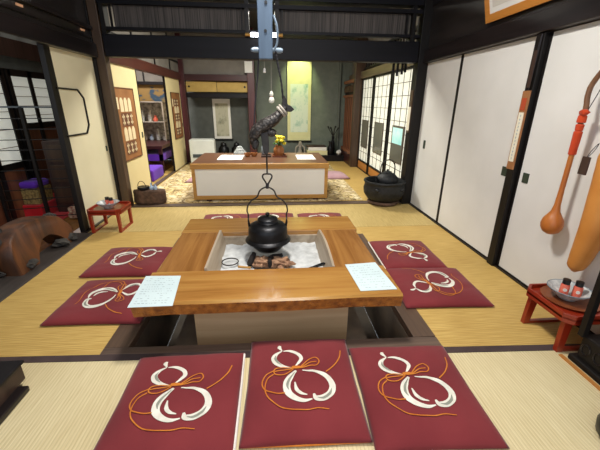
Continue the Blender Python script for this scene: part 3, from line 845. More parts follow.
def bottle(x, y, z, label, tilt=0):
    t = thing('seasoning_bottle', (x, y, z), label, 'bottle', 'small black-capped bottles')
    MB().lathe([(0, 0), (.022, 0), (.023, .004), (.023, .06), (.017, .07), (0, .07)], (x, y, z), 16).build('jar', 'pinklabel', t, smooth=True)
    MB().lathe([(0, .068), (.0195, .068), (.0195, .096), (0, .097)], (x, y, z), 16).build('cap', 'cap', t, smooth=True)
    MB().lathe([(0, 0), (.010, 0), (.010, .002), (0, .002)], (x-.0135, y-.0178, z+.036), 14, Matrix.Rotation(.65, 4, 'Z').inverted() @ Matrix.Rotation(PI/2, 4, 'X')).build('label_mark', 'piping', t)['label'] = 'white label mark'
def setting(x, y, z, side):
    w = 'on the right-hand red stand' if side > 0 else 'on the left-hand red stand'
    tag(MB().lathe([(0, 0), (.10, 0), (.14, .006), (.145, .014), (.138, .014), (.10, .008), (0, .007)], (x+.01, y-.01, z), 32).build('wooden_plate', 'plate', smooth=True), 'round brown wooden plate under the bowl '+w, 'plate', 'wooden plates')
    zb = z+.0085
    t = thing('bowl', (x, y, zb), 'shallow white bowl holding two bottles '+w, 'bowl', 'white bowls')
    MB().lathe([(0, 0), (.045, 0), (.05, .008), (.085, .036), (.108, .060), (.104, .061), (.08, .040), (.045, .014), (0, .012)], (x, y, zb), 36).build('bowl_body', 'china', t, smooth=True)
    MB().tube([(x+.1065*math.cos(i*PI/18), y+.1065*math.sin(i*PI/18), zb+.061) for i in range(36)], .003, 6, True).build('rim_band', 'chinarim', t)
    bottle(x-.012, y+.018, zb+.015, 'left of the two black-capped bottles in the bowl '+w)
    bottle(x+.04, y-.014, zb+.015, 'right of the two black-capped bottles in the bowl '+w)
setting(1.715, 1.555, .232, 1); setting(-1.73, 3.55, .232, -1)

# ------------------------------------------------------------------ gourds, sign and picture on the right wall
G = thing('long_necked_gourd', (1.82, 1.90, .5), 'orange-brown gourd with round bulb and long thin neck hanging on the white wall', 'gourd')
MB().lathe([(0, .505), (.02, .507), (.045, .522), (.060, .548), (.064, .575), (.058, .605), (.042, .632), (.026, .66), (.018, .70), (.015, .80), (.0145, .95), (.015, 1.06), (0, 1.06)], (1.82, 1.90, 0), 28).build('bulb', 'gourd', G, smooth=True)
MB().tube(cr3([(1.82, 1.90, 1.05), (1.82, 1.90, 1.20), (1.82, 1.895, 1.29), (1.82, 1.905, 1.35), (1.825, 1.905, 1.41), (1.83, 1.87, 1.48), (1.84, 1.84, 1.53)], 5), .014, 10).build('stem', 'stem', G, smooth=True)
mb = MB()
for a, b, r0, r1 in ((1.02, 1.16, .021, .023), (1.16, 1.20, .020, .022), (1.205, 1.25, .024, .022), (1.25, 1.275, .021, .024)):
    mb.lathe([(.016, a), (r0, a+.003), (r1, b-.006), (.016, b)], (1.82, 1.90, 0), 14)
mb.ball((1.81, 1.885, 1.265), .022, 2, (1, 1.1, .9), .4)
mb.build('cloth_wrap', 'orangecloth', G, smooth=True)
MB().tube([(1.825, 1.885, 1.27), (1.84, 1.86, 1.38), (1.87, 1.85, 1.55), (1.895, 1.85, 1.76)], .0025, 5).build('cord', 'rope', G)
G = thing('club_gourd', (1.815, 1.65, .35), 'large pale orange club-shaped gourd hanging at the right edge of the white wall', 'gourd')
ax = cr3([(1.82, 1.660, .355), (1.82, 1.657, .39), (1.82, 1.644, .46), (1.82, 1.630, .56), (1.82, 1.622, .68), (1.82, 1.626, .82), (1.82, 1.634, .95), (1.82, 1.652, 1.05), (1.82, 1.665, 1.11)], 4)
rp = [.012, .045, .056, .064, .069, .070, .068, .06, .03]
rr = []
for i in range(len(ax)):
    u = i/(len(ax)-1)*8; k = min(int(u), 7); rr.append(rp[k]+(rp[k+1]-rp[k])*(u-k))
MB().tube(ax, rr, 24, up=(0, 1, 0)).build('shell', 'gourd2', G, smooth='all')
MB().tube(cr3([(1.82, 1.665, 1.10), (1.82, 1.67, 1.17), (1.835, 1.68, 1.24)], 5), [.02, .018, .016, .015, .014, .014, .013, .013, .012, .012, .01], 10).build('stem', 'stem', G, smooth=True)
MB().tube([(1.835, 1.68, 1.23), (1.87, 1.69, 1.5), (1.9, 1.69, 1.77)], .0025, 5).build('cord', 'rope', G)
G = thing('wooden_tag', (1.745, 1.73, .94), 'small dark wooden tag hanging by a loop on the club-shaped gourd', 'tag')
MB().hexa([(1.742, 1.70, .935), (1.752, 1.70, .935), (1.742, 1.752, .935), (1.752, 1.752, .935), (1.742, 1.70, 1.035), (1.752, 1.70, 1.035), (1.742, 1.748, 1.035), (1.752, 1.748, 1.035)]).build('plaque', 'tagwood', G, bevel=.003)
MB().tube(cr3([(1.747, 1.725, 1.03), (1.755, 1.715, 1.07), (1.77, 1.70, 1.11), (1.76, 1.705, 1.07), (1.747, 1.72, 1.03)], 4), .002, 5).build('loop', 'rope', G)
# sign board
G = thing('wooden_sign', (1.85, 2.5, .82), 'narrow wooden board with white paper strip and red mark hanging on the dark post', 'sign')
B(1.855, 1.866, 2.47, 2.545, .83, 1.40).build('board', 'signwood', G, bevel=.003)
B(1.852, 1.855, 2.485, 2.53, 1.265, 1.35).build('red_mark', 'seal', G)
mb = B(1.852, 1.855, 2.482, 2.533, .89, 1.25); mb.mi = 1
for i in range(13):
    z = 1.225-i*.026; w = random.uniform(.004, .009)
    mb.box(1.8508, 1.852, 2.507-w, 2.507+w, z, z+.004); mb.box(1.8508, 1.852, 2.505, 2.509, z-.008, z+.01)
mb.build('paper_strip', ['signpaper', 'ink'], G)
mb = MB(); mb.tube([(1.86, 2.50, 1.40), (1.862, 2.49, 1.56), (1.862, 2.485, 1.76)], .003, 5); mb.tube([(1.86, 2.53, 1.40), (1.862, 2.51, 1.56), (1.862, 2.49, 1.76)], .003, 5); mb.build('cord', 'rope', G)
B(1.850, 1.856, 2.485, 2.515, 1.42, 1.66).build('upper_tag', 'tagwood', G)
G.location.y -= .055
# framed picture leaning out from the wall
G = thing('framed_picture', (1.80, 2.75, 1.94), 'picture in a light orange-wood frame tilted out above the right-hand lintel', 'picture')
RM = Matrix.Translation((1.855, 2.69, 1.95)) @ Matrix.Rotation(-.26, 4, 'Y')
hw, hz = .42, .55
mb = MB()
for a in ((-.012, .012, -hw, hw, 0, .06), (-.012, .012, -hw, hw, hz-.06, hz), (-.012, .012, -hw, -hw+.06, .06, hz-.06), (-.012, .012, hw-.06, hw, .06, hz-.06)): mb.box(*a, RM)
mb.build('frame', 'framegold', G, bevel=.003)
MB().box(-.006, .01, -hw+.06, hw-.06, .06, hz-.06, RM).build('mount', 'fusuma', G)
MB().box(-.008, -.006, -hw+.10, hw-.10, .10, hz-.10, RM).build('print', 'paint_frame', G)

# ------------------------------------------------------------------ dark furniture at the near sides
G = thing('black_cabinet', (1.74, 1.07, 0), 'black carved wooden cabinet at the right edge beside the red stand', 'cabinet')
B(1.62, 1.89, .80, 1.32, .03, .17).build('base', 'darkZ', G, bevel=.01)
B(1.595, 1.895, .78, 1.34, .0, .035).build('base_moulding', 'darkZ', G, bevel=.008)
mb = MB()
for i in range(7):
    y = .86+i*.07; mb.tube([(1.618, y+.025*math.cos(a*PI/5), .10+.03*math.sin(a*PI/5)) for a in range(10)], .004, 5, True)
mb.build('carving', 'darkY', G)
for x, y in ((1.612, 1.315), (1.612, .80), (1.88, 1.315), (1.88, .80)): B(x-.015, x+.015, y-.015, y+.015, .165, .72).build('post', 'darkZ', G)
B(1.59, 1.90, .78, 1.335, .72, .75).build('top', 'darkZ', G, bevel=.006)
B(1.86, 1.875, .82, 1.30, .17, .72).build('back_panel', 'darkZ', G)
trim(B(1.565, 1.585, -.5, 1.36, 0, .008), 'koshi')
G = thing('black_pot', (1.40, .86, 0), 'black rounded pot at the bottom right corner of the photo', 'pot')
MB().lathe([(0, 0), (.06, 0), (.085, .03), (.09, .07), (.075, .11), (.055, .12), (.058, .13), (0, .13)], (1.40, .86, 0), 24).build('pot_body', 'cap', G, smooth=True)
MB().lathe([(0, .13), (.058, .13), (.05, .145), (.012, .15), (.012, .165), (0, .167)], (1.40, .86, 0), 20).build('lid', 'cap', G, smooth=True)
G = thing('dark_chest', (-1.5, 1.1, 0), 'low dark brown wooden chest at the left edge with a projecting base', 'chest')
B(-1.75, -1.215, .75, 1.375, .03, .115).build('body', 'tagwood', G)
B(-1.78, -1.17, .72, 1.33, 0, .03).build('base_moulding', 'darkY', G, bevel=.006)
B(-1.77, -1.205, .74, 1.39, .115, .13).build('top', 'dark', G, bevel=.004)

# ------------------------------------------------------------------ log, lattice and things beyond the left opening
G = thing('log_slab', (-2.15, 2.8, 0), 'thick arched slab of brown log with dark bark standing on the left sill', 'log')
outer = [(2.50, .004), (2.485, .12), (2.50, .22), (2.56, .30), (2.66, .345), (2.80, .355), (2.94, .345), (3.07, .315), (3.17, .265), (3.25, .19), (3.29, .10), (3.27, .004)]
inner = [(3.17, .004), (3.13, .05), (3.06, .13), (2.96, .18), (2.85, .175), (2.77, .11), (2.73, .04), (2.72, .004)]
poly = crom([Vector((a, b, 0)) for a, b in outer], 3)+crom([Vector((a, b, 0)) for a, b in inner], 3)
mb = MB(); n = len(poly); L = []
for q, s in ((-1.97, 0), (-1.985, 1), (-2.06, 1), (-2.13, 1), (-2.15, 0)):
    row = []
    for p in poly:
        y, z = p.x, p.y; k = 1 if s else .97
        yy = 2.85+(y-2.85)*k; zz = z*k+.0*s
        w = .012*noise.noise(Vector((y*9, z*9, q*6)))
        row.append(mb.bm.verts.new((q-.05*(z/.37)**1.0+w, yy+w, max(.004, zz+w*.5 if z > .01 else .004))))
    L.append(row)
for a, b in zip(L, L[1:]):
    for k in range(n): mb._face([a[k], a[(k+1) % n], b[(k+1) % n], b[k]])
mb._face(L[0]); mb._face(L[-1][::-1])
mb.build('slab', 'log', G, smooth=True)
mb = MB()
for (y, z, r) in ((2.47, .10, .04), (2.47, .20, .045), (2.53, .28, .04), (2.48, .02, .035), (2.62, .335, .035), (3.24, .24, .04), (3.30, .16, .045), (3.31, .05, .04)):
    mb.ball((-2.14+random.uniform(-.03, .03)-.05*z/.37, y, max(z, r)), r, 2, (1.9, .8, 1), .9)
for (y, z) in ((2.62, .035), (3.22, .04), (3.08, .035)): mb.ball((-1.99, y, .045), .042, 2, (1.5, 1.5, .9), .7)
mb.build('bark', 'bark', G)
# lattice screen
G = thing('lattice_screen', (-2.55, 3.9, 0), 'free-standing black lattice screen of thin horizontal rails beyond the left opening', 'screen')
A_, B_ = Vector((-2.87, 3.70, 0)), Vector((-2.14, 3.86, 0))
Lp = lambda t, z: A_.lerp(B_, t)+Vector((0, 0, z))
for t in (.0, .5, 1.): MB().bar(Lp(t, 0), Lp(t, 1.24), .035, .03, (1, 0, 0)).build('upright', 'darkZ', G)
mb = MB()
for i in range(11): z = .08+i*.105; mb.bar(Lp(0, z), Lp(1, z), .008, .008)
mb.build('rails', 'darkZ', G)
MB().bar(Lp(0, 1.24), Lp(1, 1.24), .016, .016).build('top_rail', 'greyplastic', G)
t = B(-2.91, -2.45, 3.55, 5.15, -.006, -.001).build('red_felt_rug', 'redcarpet'); tag(t, 'bright red felt spread on the floor beyond the lattice screen', 'rug')
t = B(-2.91, -2.70, 3.98, 4.6, -.0009, .15).build('felt_bench', 'redcarpet', bevel=.01); tag(t, 'low bench covered with red felt under the brocade box', 'bench')
G = thing('brocade_box', (-2.82, 4.15, .151), 'gold brocade box with purple cloth on top, behind the lattice screen', 'box')
B(-2.91, -2.72, 4.02, 4.28, .151, .34).build('box_body', 'brocade', G, bevel=.01)
MB().box(-2.91, -2.72, 4.01, 4.28, .34, .42).build('cloth', 'purple', G, bevel=.03)
G = thing('wooden_chest', (-2.36, 4.45, 0), 'tall dark red-brown wooden chest standing behind the lattice screen', 'chest')
B(-2.66, -2.06, 4.2, 4.7, -.0009, .86).build('body', 'tagwood', G, bevel=.006)
for z in (.12, .38, .62): B(-2.62, -2.10, 4.188, 4.20, z, z+.2).build('drawer', 'brownZ', G, bevel=.004)
for k, (x, y, z, lab) in enumerate([(-2.27, 4.0, .006, 'lower folded red and cream patterned cloth beside the black post'), (-2.26, 4.0, .076, 'upper folded red and cream patterned cloth beside the black post')]):
    tag(B(x-.11, x+.11, y-.10, y+.10, z, z+.068).build('folded_cloth', 'redpattern', bevel=.02), lab, 'cloth', 'folded patterned cloths')
# stump planter with basket and small bottles by the corner post
G = thing('stump_planter', (-1.64, 4.5, 0), 'rough brown tree-stump stand at the back left corner by the dark post', 'stump')
mb = MB(); n = 28
rows = []
for z, k in ((.012, .96), (.05, 1.02), (.12, .98), (.175, 1.0), (.20, .95)):
    rows.append([mb.bm.verts.new((-1.635+.205*k*math.cos(2*PI*i/n)*(1+.12*noise.noise(Vector((math.cos(2*PI*i/n)*2, math.sin(2*PI*i/n)*2, z*4)))), 4.49+.085*k*math.sin(2*PI*i/n)*(1+.2*noise.noise(Vector((i*.5, z*9, 3)))), z)) for i in range(n)])
for a, b in zip(rows, rows[1:]):
    for k in range(n): mb._face([a[k], a[(k+1) % n], b[(k+1) % n], b[k]])
mb._face(rows[-1]); mb._face(rows[0][::-1])
mb.build('stump', 'planter', G, smooth='all')
G = thing('black_basket', (-1.69, 4.49, .20), 'small black basket with hoop handle on top of the tree-stump stand', 'basket')
MB().lathe([(0, .202), (.06, .202), (.078, .225), (.072, .245), (0, .235)], (-1.70, 4.49, 0), 20).build('basket_body', 'iron', G, smooth=True)
MB().tube([(-1.72+.05*math.cos(i*PI/10), 4.49, .24+.075*math.sin(i*PI/10)) for i in range(11)], .004, 6).build('handle', 'iron', G)
for x, hh, lab in ((-1.60, .09, 'taller of the two pale blue glass bottles on the tree-stump stand'), (-1.55, .07, 'shorter of the two pale blue glass bottles on the tree-stump stand')):
    t = MB().lathe([(0, 0), (.022, 0), (.026, .02), (.024, .04), (.009, .055), (.009, hh), (0, hh)], (x, 4.49, .201), 14).build('glass_bottle', 'blueglass', smooth=True); tag(t, lab, 'bottle', 'pale blue glass bottles')

# ------------------------------------------------------------------ iron brazier with its kettle
G = thing('iron_brazier', (1.51, 4.32, 0), 'wide round black iron brazier on a wooden base in front of the paper doors', 'brazier')
cx, cy = 1.535, 4.36
MB().lathe([(0, .0), (.20, .0), (.215, .02), (.20, .045), (0, .045)], (cx, cy, 0.012), 32).build('base', 'planter', G, smooth=True)
MB().lathe([(0, .055), (.17, .055), (.225, .085), (.268, .15), (.278, .22), (.262, .275), (.268, .30), (.282, .315), (.278, .33), (.255, .33), (.245, .30), (.24, .25), (0, .24)], (cx, cy, 0), 48).build('bowl', 'ironrough', G, smooth=True)
for a in (-2.2, -.9, .6, 2.1): MB().ball((cx+.272*math.cos(a), cy+.272*math.sin(a), .235), .03, 2, (1, 1, .8)).build('knob', 'ironrough', G, smooth=True)
G = thing('small_kettle', (cx+.03, cy, .26), 'small black kettle sitting inside the round iron brazier', 'kettle')
MB().lathe([(0, .245), (.11, .255), (.15, .31), (.15, .36), (.10, .415), (.06, .43), (0, .435)], (cx+.03, cy, 0), 32).build('body', 'ironrough', G, smooth=True)
l = MB().lathe([(0, .432), (.06, .432), (.05, .448), (.014, .454), (.014, .475), (0, .478)], (cx+.03, cy, 0), 20).build('lid', 'ironrough', G, smooth=True)
MB().tube([(cx+.03+.10*math.cos(i*PI/12), cy, .41+.19*max(0, math.sin(i*PI/12))**.5) for i in range(13)], .008, 6).build('bail_handle', 'rod', G, smooth=True)
MB().tube(cr3([(cx-.07, cy-.06, .32), (cx-.13, cy-.09, .36), (cx-.15, cy-.1, .40)], 4), .014, 8).build('spout', 'ironrough', G, smooth=True)
# dark strips hanging under the beam, paper strip on the far post
for k, (x, l) in enumerate(((1.56, .10), (1.615, .135), (1.675, .115), (1.715, .09))):
    t = B(x-.014, x+.014, 4.505, 4.52, 1.80-l-.03, 1.78).build('hanging_strip', 'darkZ')
    tag(t, '%s dark wooden strip hanging under the beam by the paper doors' % ('leftmost', 'longest', 'third from left', 'rightmost')[k], 'hanging strip', 'dark strips under the beam')
G = thing('paper_slip', (1.78, 4.45, .9), 'narrow pale paper slip on a wooden backing fixed to the dark corner post', 'sign')
B(1.779, 1.791, 4.33, 4.42, .95, 1.47).build('backing', 'brownZ', G)
B(1.775, 1.779, 4.335, 4.415, .98, 1.27).build('paper', 'signpaper', G)

# ------------------------------------------------------------------ low counter in the back room
G = thing('low_counter', (-.14, 5.1, 0), 'low wide counter with white front panel and light wood frame in the back room', 'counter')
x0, x1, y0 = -1.075, .785, 4.56
fr = MB(); fr.box(x0, x0+.045, y0, y0+.04, .03, .455); fr.box(x1-.045, x1, y0, y0+.04, .03, .455); fr.box(x0+.045, x1-.045, y0, y0+.04, .03, .085); fr.box(x0-.01, x1+.01, y0-.012, y0+.04, .455, .524)
fr.build('front_frame', 'counterframe', G, bevel=.003)
B(x0+.045, x1-.045, y0+.012, y0+.03, .085, .455).build('front_panel', 'white', G)
B(x0-.01, x1+.01, y0+.04, 5.62, .50, .525).build('top', 'countertop', G, bevel=.004)
B(x0, x0+.03, y0+.04, 5.6, .03, .50).build('side_panel', 'counterframe', G); B(x1-.03, x1, y0+.04, 5.6, .03, .50).build('side_panel', 'counterframe', G)
for x in (-.87, .62): B(x-.035, x+.035, y0+.0, y0+.06, .0095, .03).build('foot', 'redwood', G)
for x in (-.87, .62): B(x-.035, x+.035, 5.5, 5.56, .0095, .03).build('foot', 'redwood', G)
for xa, xb, lab in ((-.78, -.42, 'white paper mat at the left on the back counter'), (.385, .655, 'white paper mat at the right on the back counter')):
    tag(B(xa, xb, 4.88, 5.36, .526, .530).build('paper_mat', 'white'), lab, 'paper', 'white mats on the back counter')
for x, y, lab in ((-.36, 5.2, 'left of two small reddish wooden cups on the back counter'), (-.26, 5.22, 'right of two small reddish wooden cups on the back counter')):
    t = MB().lathe([(0, 0), (.03, 0), (.05, .03), (.052, .055), (.046, .055), (.042, .03), (0, .02)], (x, y, .526), 20).build('cup', 'basket', smooth=True); tag(t, lab, 'cup', 'wooden cups on the back counter')
for xa, xb, m, lab in ((-.15, .0, 'tagwood', 'dark flat tray beside the vase on the back counter'), (.02, .24, 'plate', 'brown tray under the flower vase on the back counter')):
    t = thing('tray', ((xa+xb)/2, 5.22, .526), lab, 'tray', 'trays on the back counter')
    B(xa, xb, 5.12, 5.32, .526, .534).build('tray_base', m, t)
    mb = MB()
    for r in ((xa, xb, 5.12, 5.13), (xa, xb, 5.31, 5.32), (xa, xa+.01, 5.13, 5.31), (xb-.01, xb, 5.13, 5.31)): mb.box(*r, .534, .548)
    mb.build('tray_rim', m, t)
G = thing('flower_vase', (.12, 5.24, .535), 'brown vase with yellow flowers on the back counter', 'vase')
MB().lathe([(0, .535), (.06, .535), (.085, .58), (.08, .64), (.05, .68), (.06, .69), (0, .685)], (.12, 5.24, 0), 24).build('vase_body', 'basket', G, smooth=True)
mb = MB(); fl = MB()
for i in range(16):
    a = random.uniform(0, 2*PI); r = random.uniform(.0, .09); p = (.12+r*math.cos(a), 5.24+r*math.sin(a), .76+random.uniform(-.04, .06))
    mb.tube([(.12, 5.24, .68), p], .003, 5); fl.ball(p, .036, 1, (1, 1, .7), .3)
for i in range(14):
    a = random.uniform(0, 2*PI); p = Vector((.12+.07*math.cos(a), 5.24+.07*math.sin(a), .70+random.uniform(0, .06)))
    mb.ball(p, .022, 1, (1, 1, .3), .3)
mb.build('stems', 'leaf', G); fl.build('blossoms', 'yellow', G)
G = thing('napkin_stack', (-.52, 5.5, .526), 'tapering white stack of folded cloths at the back of the counter', 'cloth stack')
for i in range(5):
    k = 1-i*.16; B(-.50-.10*k, -.50+.10*k, 5.52-.06*k, 5.52+.06*k, .527+i*.024, .549+i*.024).build('fold', 'china', G, bevel=.008)
G = thing('glass_jar', (-.10, 5.45, .526), 'grey glass jar behind the dark tray on the counter', 'jar')
MB().lathe([(0, .526), (.05, .526), (.055, .54), (.055, .64), (.035, .665), (.035, .68), (0, .68)], (-.10, 5.45, 0), 20).build('jar_body', 'chinarim', G, smooth=True)
MB().lathe([(0, .68), (.04, .68), (.04, .70), (0, .705)], (-.10, 5.45, 0), 16).build('lid', 'greyplastic', G, smooth=True)

# heater, vessels, cushions on the back-room floor
tag(B(-1.85, 1.30, 4.52, 7.85, .001, .009).build('patterned_carpet', 'carpet'), 'beige patterned carpet covering the back-room floor', 'carpet')
G = thing('fan_heater', (-1.46, 7.45, .01), 'white fan heater standing left of the back counter', 'heater')
B(-1.72, -1.20, 7.35, 7.55, .035, .56).build('casing', 'whiteplastic', G, bevel=.02)
B(-1.66, -1.26, 7.34, 7.352, .19, .26).build('grille', 'greyplastic', G)
B(-1.70, -1.22, 7.37, 7.53, .01, .035).build('base', 'greyplastic', G)
B(-1.69, -1.23, 7.36, 7.54, .56, .572).build('top_panel', 'whiteplastic', G, bevel=.004)
def zabu(x, y, rz, m, label):
    o = MB(); n = 12; w = .27
    g = [[o.bm.verts.new(((i/n*2-1)*w, (j/n*2-1)*w, .012+.07*max(0, (1-abs(i/n*2-1)**3)*(1-abs(j/n*2-1)**3))**.6)) for j in range(n+1)] for i in range(n+1)]
    for i in range(n):
        for j in range(n): o._face([g[i][j], g[i+1][j], g[i+1][j+1], g[i][j+1]])
    rim = [g[i][0] for i in range(n)]+[g[n][j] for j in range(n)]+[g[i][n] for i in range(n, 0, -1)]+[g[0][j] for j in range(n, 0, -1)]
    lo = [o.bm.verts.new((v.co.x*.96, v.co.y*.96, .0)) for v in rim]; k = len(rim)
    for i in range(k): o._face([rim[i], lo[i], lo[(i+1) % k], rim[(i+1) % k]])
    o._face(lo)
    c = o.build('floor_cushion', m, smooth='all', origin=(0, 0, 0)); c.location = (x, y, .01); c.rotation_euler = (0, 0, rz)
    return tag(c, label, 'cushion', 'mauve cushions on the carpet')
zabu(1.14, 6.15, .1, 'mauve', 'mauve cushion on the carpet at the right end of the back counter')
zabu(-1.18, 5.95, -.1, 'mauve', 'mauve cushion on the carpet at the left end of the back counter')

# scrolls
def scroll(x0, x1, z0, z1, y, m, pm, pz0, pz1, inset, label, name='hanging_scroll'):
    t = thing(name, ((x0+x1)/2, y, z0), label, 'scroll', 'hanging scrolls')
    B(x0, x1, y, y+.006, z0, z1).build('mount', m, t)
    B(x0+inset, x1-inset, y-.003, y, pz0, pz1).build('painting', pm, t)
    MB().tube([(x0-.03, y-.008, z0), (x1+.03, y-.008, z0)], .015, 10).build('roller', 'dark', t)
    MB().tube([(x0, y, z1), (x1, y, z1)], .008, 8).build('top_rod', 'dark', t)
    return t
scroll(-1.32, -.92, .48, 1.39, 8.27, 'white', 'paint_small', .55, 1.28, .055, 'narrow white-bordered ink scroll on the dark wall left of the pillar')
scroll(.41, .97, .43, 2.40, 8.38, 'scroll', 'paint_big', .64, 1.72, .07, 'tall brightly lit yellow-green scroll in the alcove right of the fish')
# alcove items
G = thing('figurine', (.70, 8.15, .14), 'small pale two-armed ornament standing before the tall lit scroll', 'ornament')
MB().lathe([(0, .14), (.07, .14), (.05, .20), (.03, .30), (.05, .38), (.03, .44), (0, .45)], (.70, 8.15, 0), 14).build('body', 'ring', G, smooth=True)
for s in (-1, 1): MB().tube([(.70+.03*s, 8.15, .36), (.70+.10*s, 8.15, .30), (.70+.11*s, 8.15, .18)], .02, 8).build('arm', 'ring', G, smooth=True)
for k, (z0, z1, x0_, x1_, m, lab) in enumerate([(.14, .245, .86, 1.34, 'scroll', 'wide pale box at the bottom of the pile in the alcove'), (.247, .325, .88, 1.32, 'white', 'second pale flat box on the pile in the alcove'), (.327, .355, .84, 1.30, 'tagwood', 'dark board on top of the pale boxes in the alcove')]):
    tag(B(x0_, x1_, 7.97, 8.25, z0, z1).build('flat_box', m, bevel=.004), lab, 'box', 'flat boxes piled in the alcove')
for k, (x, y, hh, r, lab) in enumerate([(1.42, 8.05, .30, .07, 'short black jar in the alcove beside the pale boxes'), (1.50, 8.2, .42, .06, 'black vase with branching top in the alcove corner')]):
    t = thing('black_vase', (x, y, .14), lab, 'vase', 'black vessels in the alcove')
    MB().lathe([(0, .14), (r*.8, .14), (r, .14+hh*.3), (r*.9, .14+hh*.6), (r*.45, .14+hh*.8), (r*.6, .14+hh), (0, .14+hh*.97)], (x, y, 0), 20).build('vase_body', 'iron', t, smooth=True)
    if k:
        mb = MB()
        for a in range(7): mb.tube([(x, y, .14+hh), (x+.09*math.cos(a), y+.05*math.sin(a), .28+hh+.03*(a % 3)), (x+.13*math.cos(a), y+.06*math.sin(a), .34+hh+.03*(a % 2))], [.008, .007, .02], 6)
        mb.build('branches', 'char', t)
    else: MB().lathe([(0, .14+hh), (r*.7, .14+hh), (r*.6, .16+hh), (0, .17+hh)], (x, y, 0), 16).build('lid', 'iron', t, smooth=True)
t = thing('white_ornament', (1.62, 8.0, .14), 'small white ornament at the right end of the alcove step', 'ornament')
MB().ball((1.62, 8.0, .20), .06, 2, (1, 1, 1), .5).build('blossom', 'white', t); MB().lathe([(0, .14), (.04, .14), (.03, .17), (0, .175)], (1.62, 8.0, 0), 12).build('foot', 'tagwood', t)
for k, (x, lab) in enumerate(((-1.10, 'left of two black vessels on the floor step behind the heater'), (-.80, 'right of two black vessels on the floor step behind the heater'))):
    t = thing('black_vessel', (x, 8.05, .06), lab, 'vessel', 'black vessels behind the heater')
    MB().lathe([(0, .06), (.09, .06), (.13, .18), (.12, .30), (.07, .36), (.075, .38), (0, .38)], (x, 8.05, 0), 20).build('body', 'iron', t, smooth=True)
    MB().lathe([(0, .38), (.07, .38), (.05, .42), (.015, .43), (.015, .45), (0, .452)], (x, 8.05, 0), 16).build('lid', 'iron', t, smooth=True)

# framed calligraphy on the cream panels
def callig(y0, y1, z0, z1, cols, rows, label):
    t = thing('calligraphy_panel', (LBX, (y0+y1)/2, z0), label, 'calligraphy', 'brown calligraphy panels')
    X = LBX+.012
    B(LBX+.004, X, y0, y1, z0, z1).build('ground', 'callig', t)
    mb = MB(); e = .014
    for r in ((y0, y1, z0, z0+e), (y0, y1, z1-e, z1), (y0, y0+e, z0, z1), (y1-e, y1, z0, z1)): mb.box(LBX+.004, X+.006, *r)
    mb.build('frame', 'slat', t)
    mb = MB(); w = (y1-y0)*.60; hh = (z1-z0)*.80; ya = y0+(y1-y0)*.2
    for r in range(rows):
        zc = z0+(z1-z0)*.07+hh*(r+.5)/rows; h2 = hh/rows*.46
        if r % 2 == 0: mb.mi = 1; mb.box(X, X+.0015, ya, ya+w*.9, zc-h2, zc+h2); mb.mi = 0
        for c in range(cols):
            yc = ya+w*(c+.5)/cols; q = w/cols*.40
            if r % 2: mb.prism([(yc-q, zc-h2), (yc+q, zc-h2), (yc+q, zc+h2*.6), (yc+q*.4, zc+h2*1.05), (yc-q*.4, zc+h2*1.05), (yc-q, zc+h2*.6)], lambda u, v, k: Vector((X+k, u, v)), 0, .003)
            else:
                for k in (-1, 1): mb.box(X, X+.0025, yc-q*.75, yc+q*.75, zc+k*h2*.45-.012, zc+k*h2*.45+.012)
                mb.box(X, X+.0025, yc-.010, yc+.010, zc-h2*.8, zc+h2*.8)
    mb.build('characters', ['cream_ink', 'slat'], t)
    B(X, X+.003, y0+.02, y0+.1, z1-.26, z1-.12).build('title_slip', 'cream_ink', t)
callig(4.50, 5.14, .56, 1.47, 3, 4, 'broad brown calligraphy panel on the cream door behind the left corner post')
callig(7.02, 7.64, .60, 1.48, 2, 5, 'narrow-looking brown calligraphy panel on the cream door far at the left back')

# side-room furniture seen between the cream panels
G = thing('low_shelf', (-2.7, 7.2, 0), 'dark red-brown display table with purple cloth seen between the cream panels', 'table')
B(-3.3, -2.05, 6.6, 7.9, .46, .52).build('top', 'redwood', G, bevel=.004)
B(-3.28, -2.07, 6.62, 7.88, .24, .36).build('cloth', 'purple', G)
for x in (-3.25, -2.1):
    for y in (6.65, 7.85): B(x-.03, x+.03, y-.03, y+.03, -.005, .46).build('leg', 'redwood', G)
G = thing('purple_cushion_stack', (-2.2, 6.1, 0), 'purple cloth-covered block on the floor between the cream panels', 'cushion')
B(-2.5, -2.02, 5.85, 6.45, -.004, .2).build('block', 'purple', G, bevel=.03)
G = thing('display_case', (-2.75, 7.6, .52), 'glass display case crowded with small pale ornaments in the side room', 'display case')
mb = MB(); mb.box(-3.2, -2.2, 7.82, 7.86, .525, 1.3); mb.build('back', 'mixed', G)
mb = MB()
for x in (-3.2, -2.2):
    for y in (7.45, 7.85): mb.box(x-.012, x+.012, y-.012, y+.012, .525, 1.3)
mb.box(-3.2, -2.2, 7.44, 7.86, 1.29, 1.31); mb.build('case_frame', 'ring', G)
B(-3.2, -2.2, 7.45, 7.82, .9, .91).build('shelf', 'ring', G)
k = 0
for z, nn in ((.526, 7), (.912, 6)):
    for i in range(nn):
        x = -3.1+i*.14+random.uniform(-.02, .02); hh = random.uniform(.12, .26)
        t = MB().lathe([(0, 0), (.04, 0), (.05, hh*.4), (.025, hh*.7), (.035, hh*.9), (0, hh)], (x, 7.62, z), 12).build('small_ornament', ('china', 'mixed', 'pinklabel', 'ring', 'blueglass')[k % 5], smooth=True)
        tag(t, 'small ornament on the %s shelf of the side-room display case, %s from the left' % ('lower' if nn == 7 else 'upper', ('first', 'second', 'third', 'fourth', 'fifth', 'sixth', 'seventh')[i]), 'ornament', 'ornaments in the display case'); k += 1

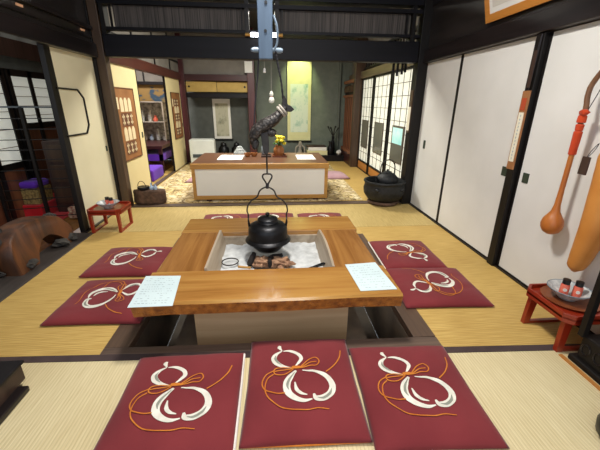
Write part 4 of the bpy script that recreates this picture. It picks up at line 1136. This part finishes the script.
# ------------------------------------------------------------------ lights, world, camera
def area(name, loc, size, power, col, rot=(0, 0, 0), sy=None):
    l = bpy.data.lights.new(name, 'AREA'); l.energy = power; l.color = col; l.size = size
    if sy: l.shape = 'RECTANGLE'; l.size_y = sy
    o = bpy.data.objects.new(name, l); COL.objects.link(o); o.location = loc; o.rotation_euler = rot; return o
area('ceiling_lamp', (0.1, 2.0, 2.85), .4, 80, (1, .95, .87))
area('front_fill', (.1, .1, 2.85), 1.0, 26, (1, .97, .93))  # unseen fill light added to brighten surfaces facing the camera
area('backroom_lamp', (-.2, 5.5, 2.6), .8, 120, (1, .97, .86))
area('sideroom_lamp', (-2.7, 6.8, 2.65), .6, 85, (1, .95, .9))
area('left_room_lamp', (-2.55, 3.9, 2.7), .5, 7, (1, .95, .9))
area('lattice_daylight', (-2.6, 2.0, 1.6), 1.0, 6, (.85, .93, 1), (PI/2, 0, 0))
s = bpy.data.lights.new('alcove_spot', 'SPOT'); s.energy = 70; s.color = (.85, 1, .45); s.spot_size = 1.1; s.spot_blend = .6; s.shadow_soft_size = .05
o = bpy.data.objects.new('alcove_spot', s); COL.objects.link(o); o.location = (.68, 7.95, 2.6)
o.rotation_euler = (Vector((.68, 8.4, 1.75))-Vector(o.location)).to_track_quat('-Z', 'Y').to_euler()
area('post_lamp', (0, 1.55, 2.75), .25, 5, (.5, .68, 1), (math.radians(55), 0, 0))
w = bpy.data.worlds.new('world'); SC.world = w; w.use_nodes = True
bg = w.node_tree.nodes['Background']; bg.inputs[0].default_value = (.80, .90, 1, 1); bg.inputs[1].default_value = 1.5

cam = bpy.data.cameras.new('camera'); co = bpy.data.objects.new('camera', cam); COL.objects.link(co)
cam.sensor_width = 36; cam.lens = 333/600*36; cam.clip_start = .05
right = Vector((.9964, -.0843, .0087)); up = Vector((.0208, .3428, .9392)); back = Vector((-.0821, -.9356, .3433))
m4 = Matrix.Identity(4)
for i in range(3): m4[i][0], m4[i][1], m4[i][2] = right[i], up[i], back[i]
m4[2][3] = 1.30
co.matrix_world = m4
SC.camera = co
SC.view_settings.view_transform = 'Standard'; SC.view_settings.look = 'None'
SC.view_settings.gamma = 1; SC.view_settings.use_curve_mapping = False; SC.view_settings.exposure = 0.0
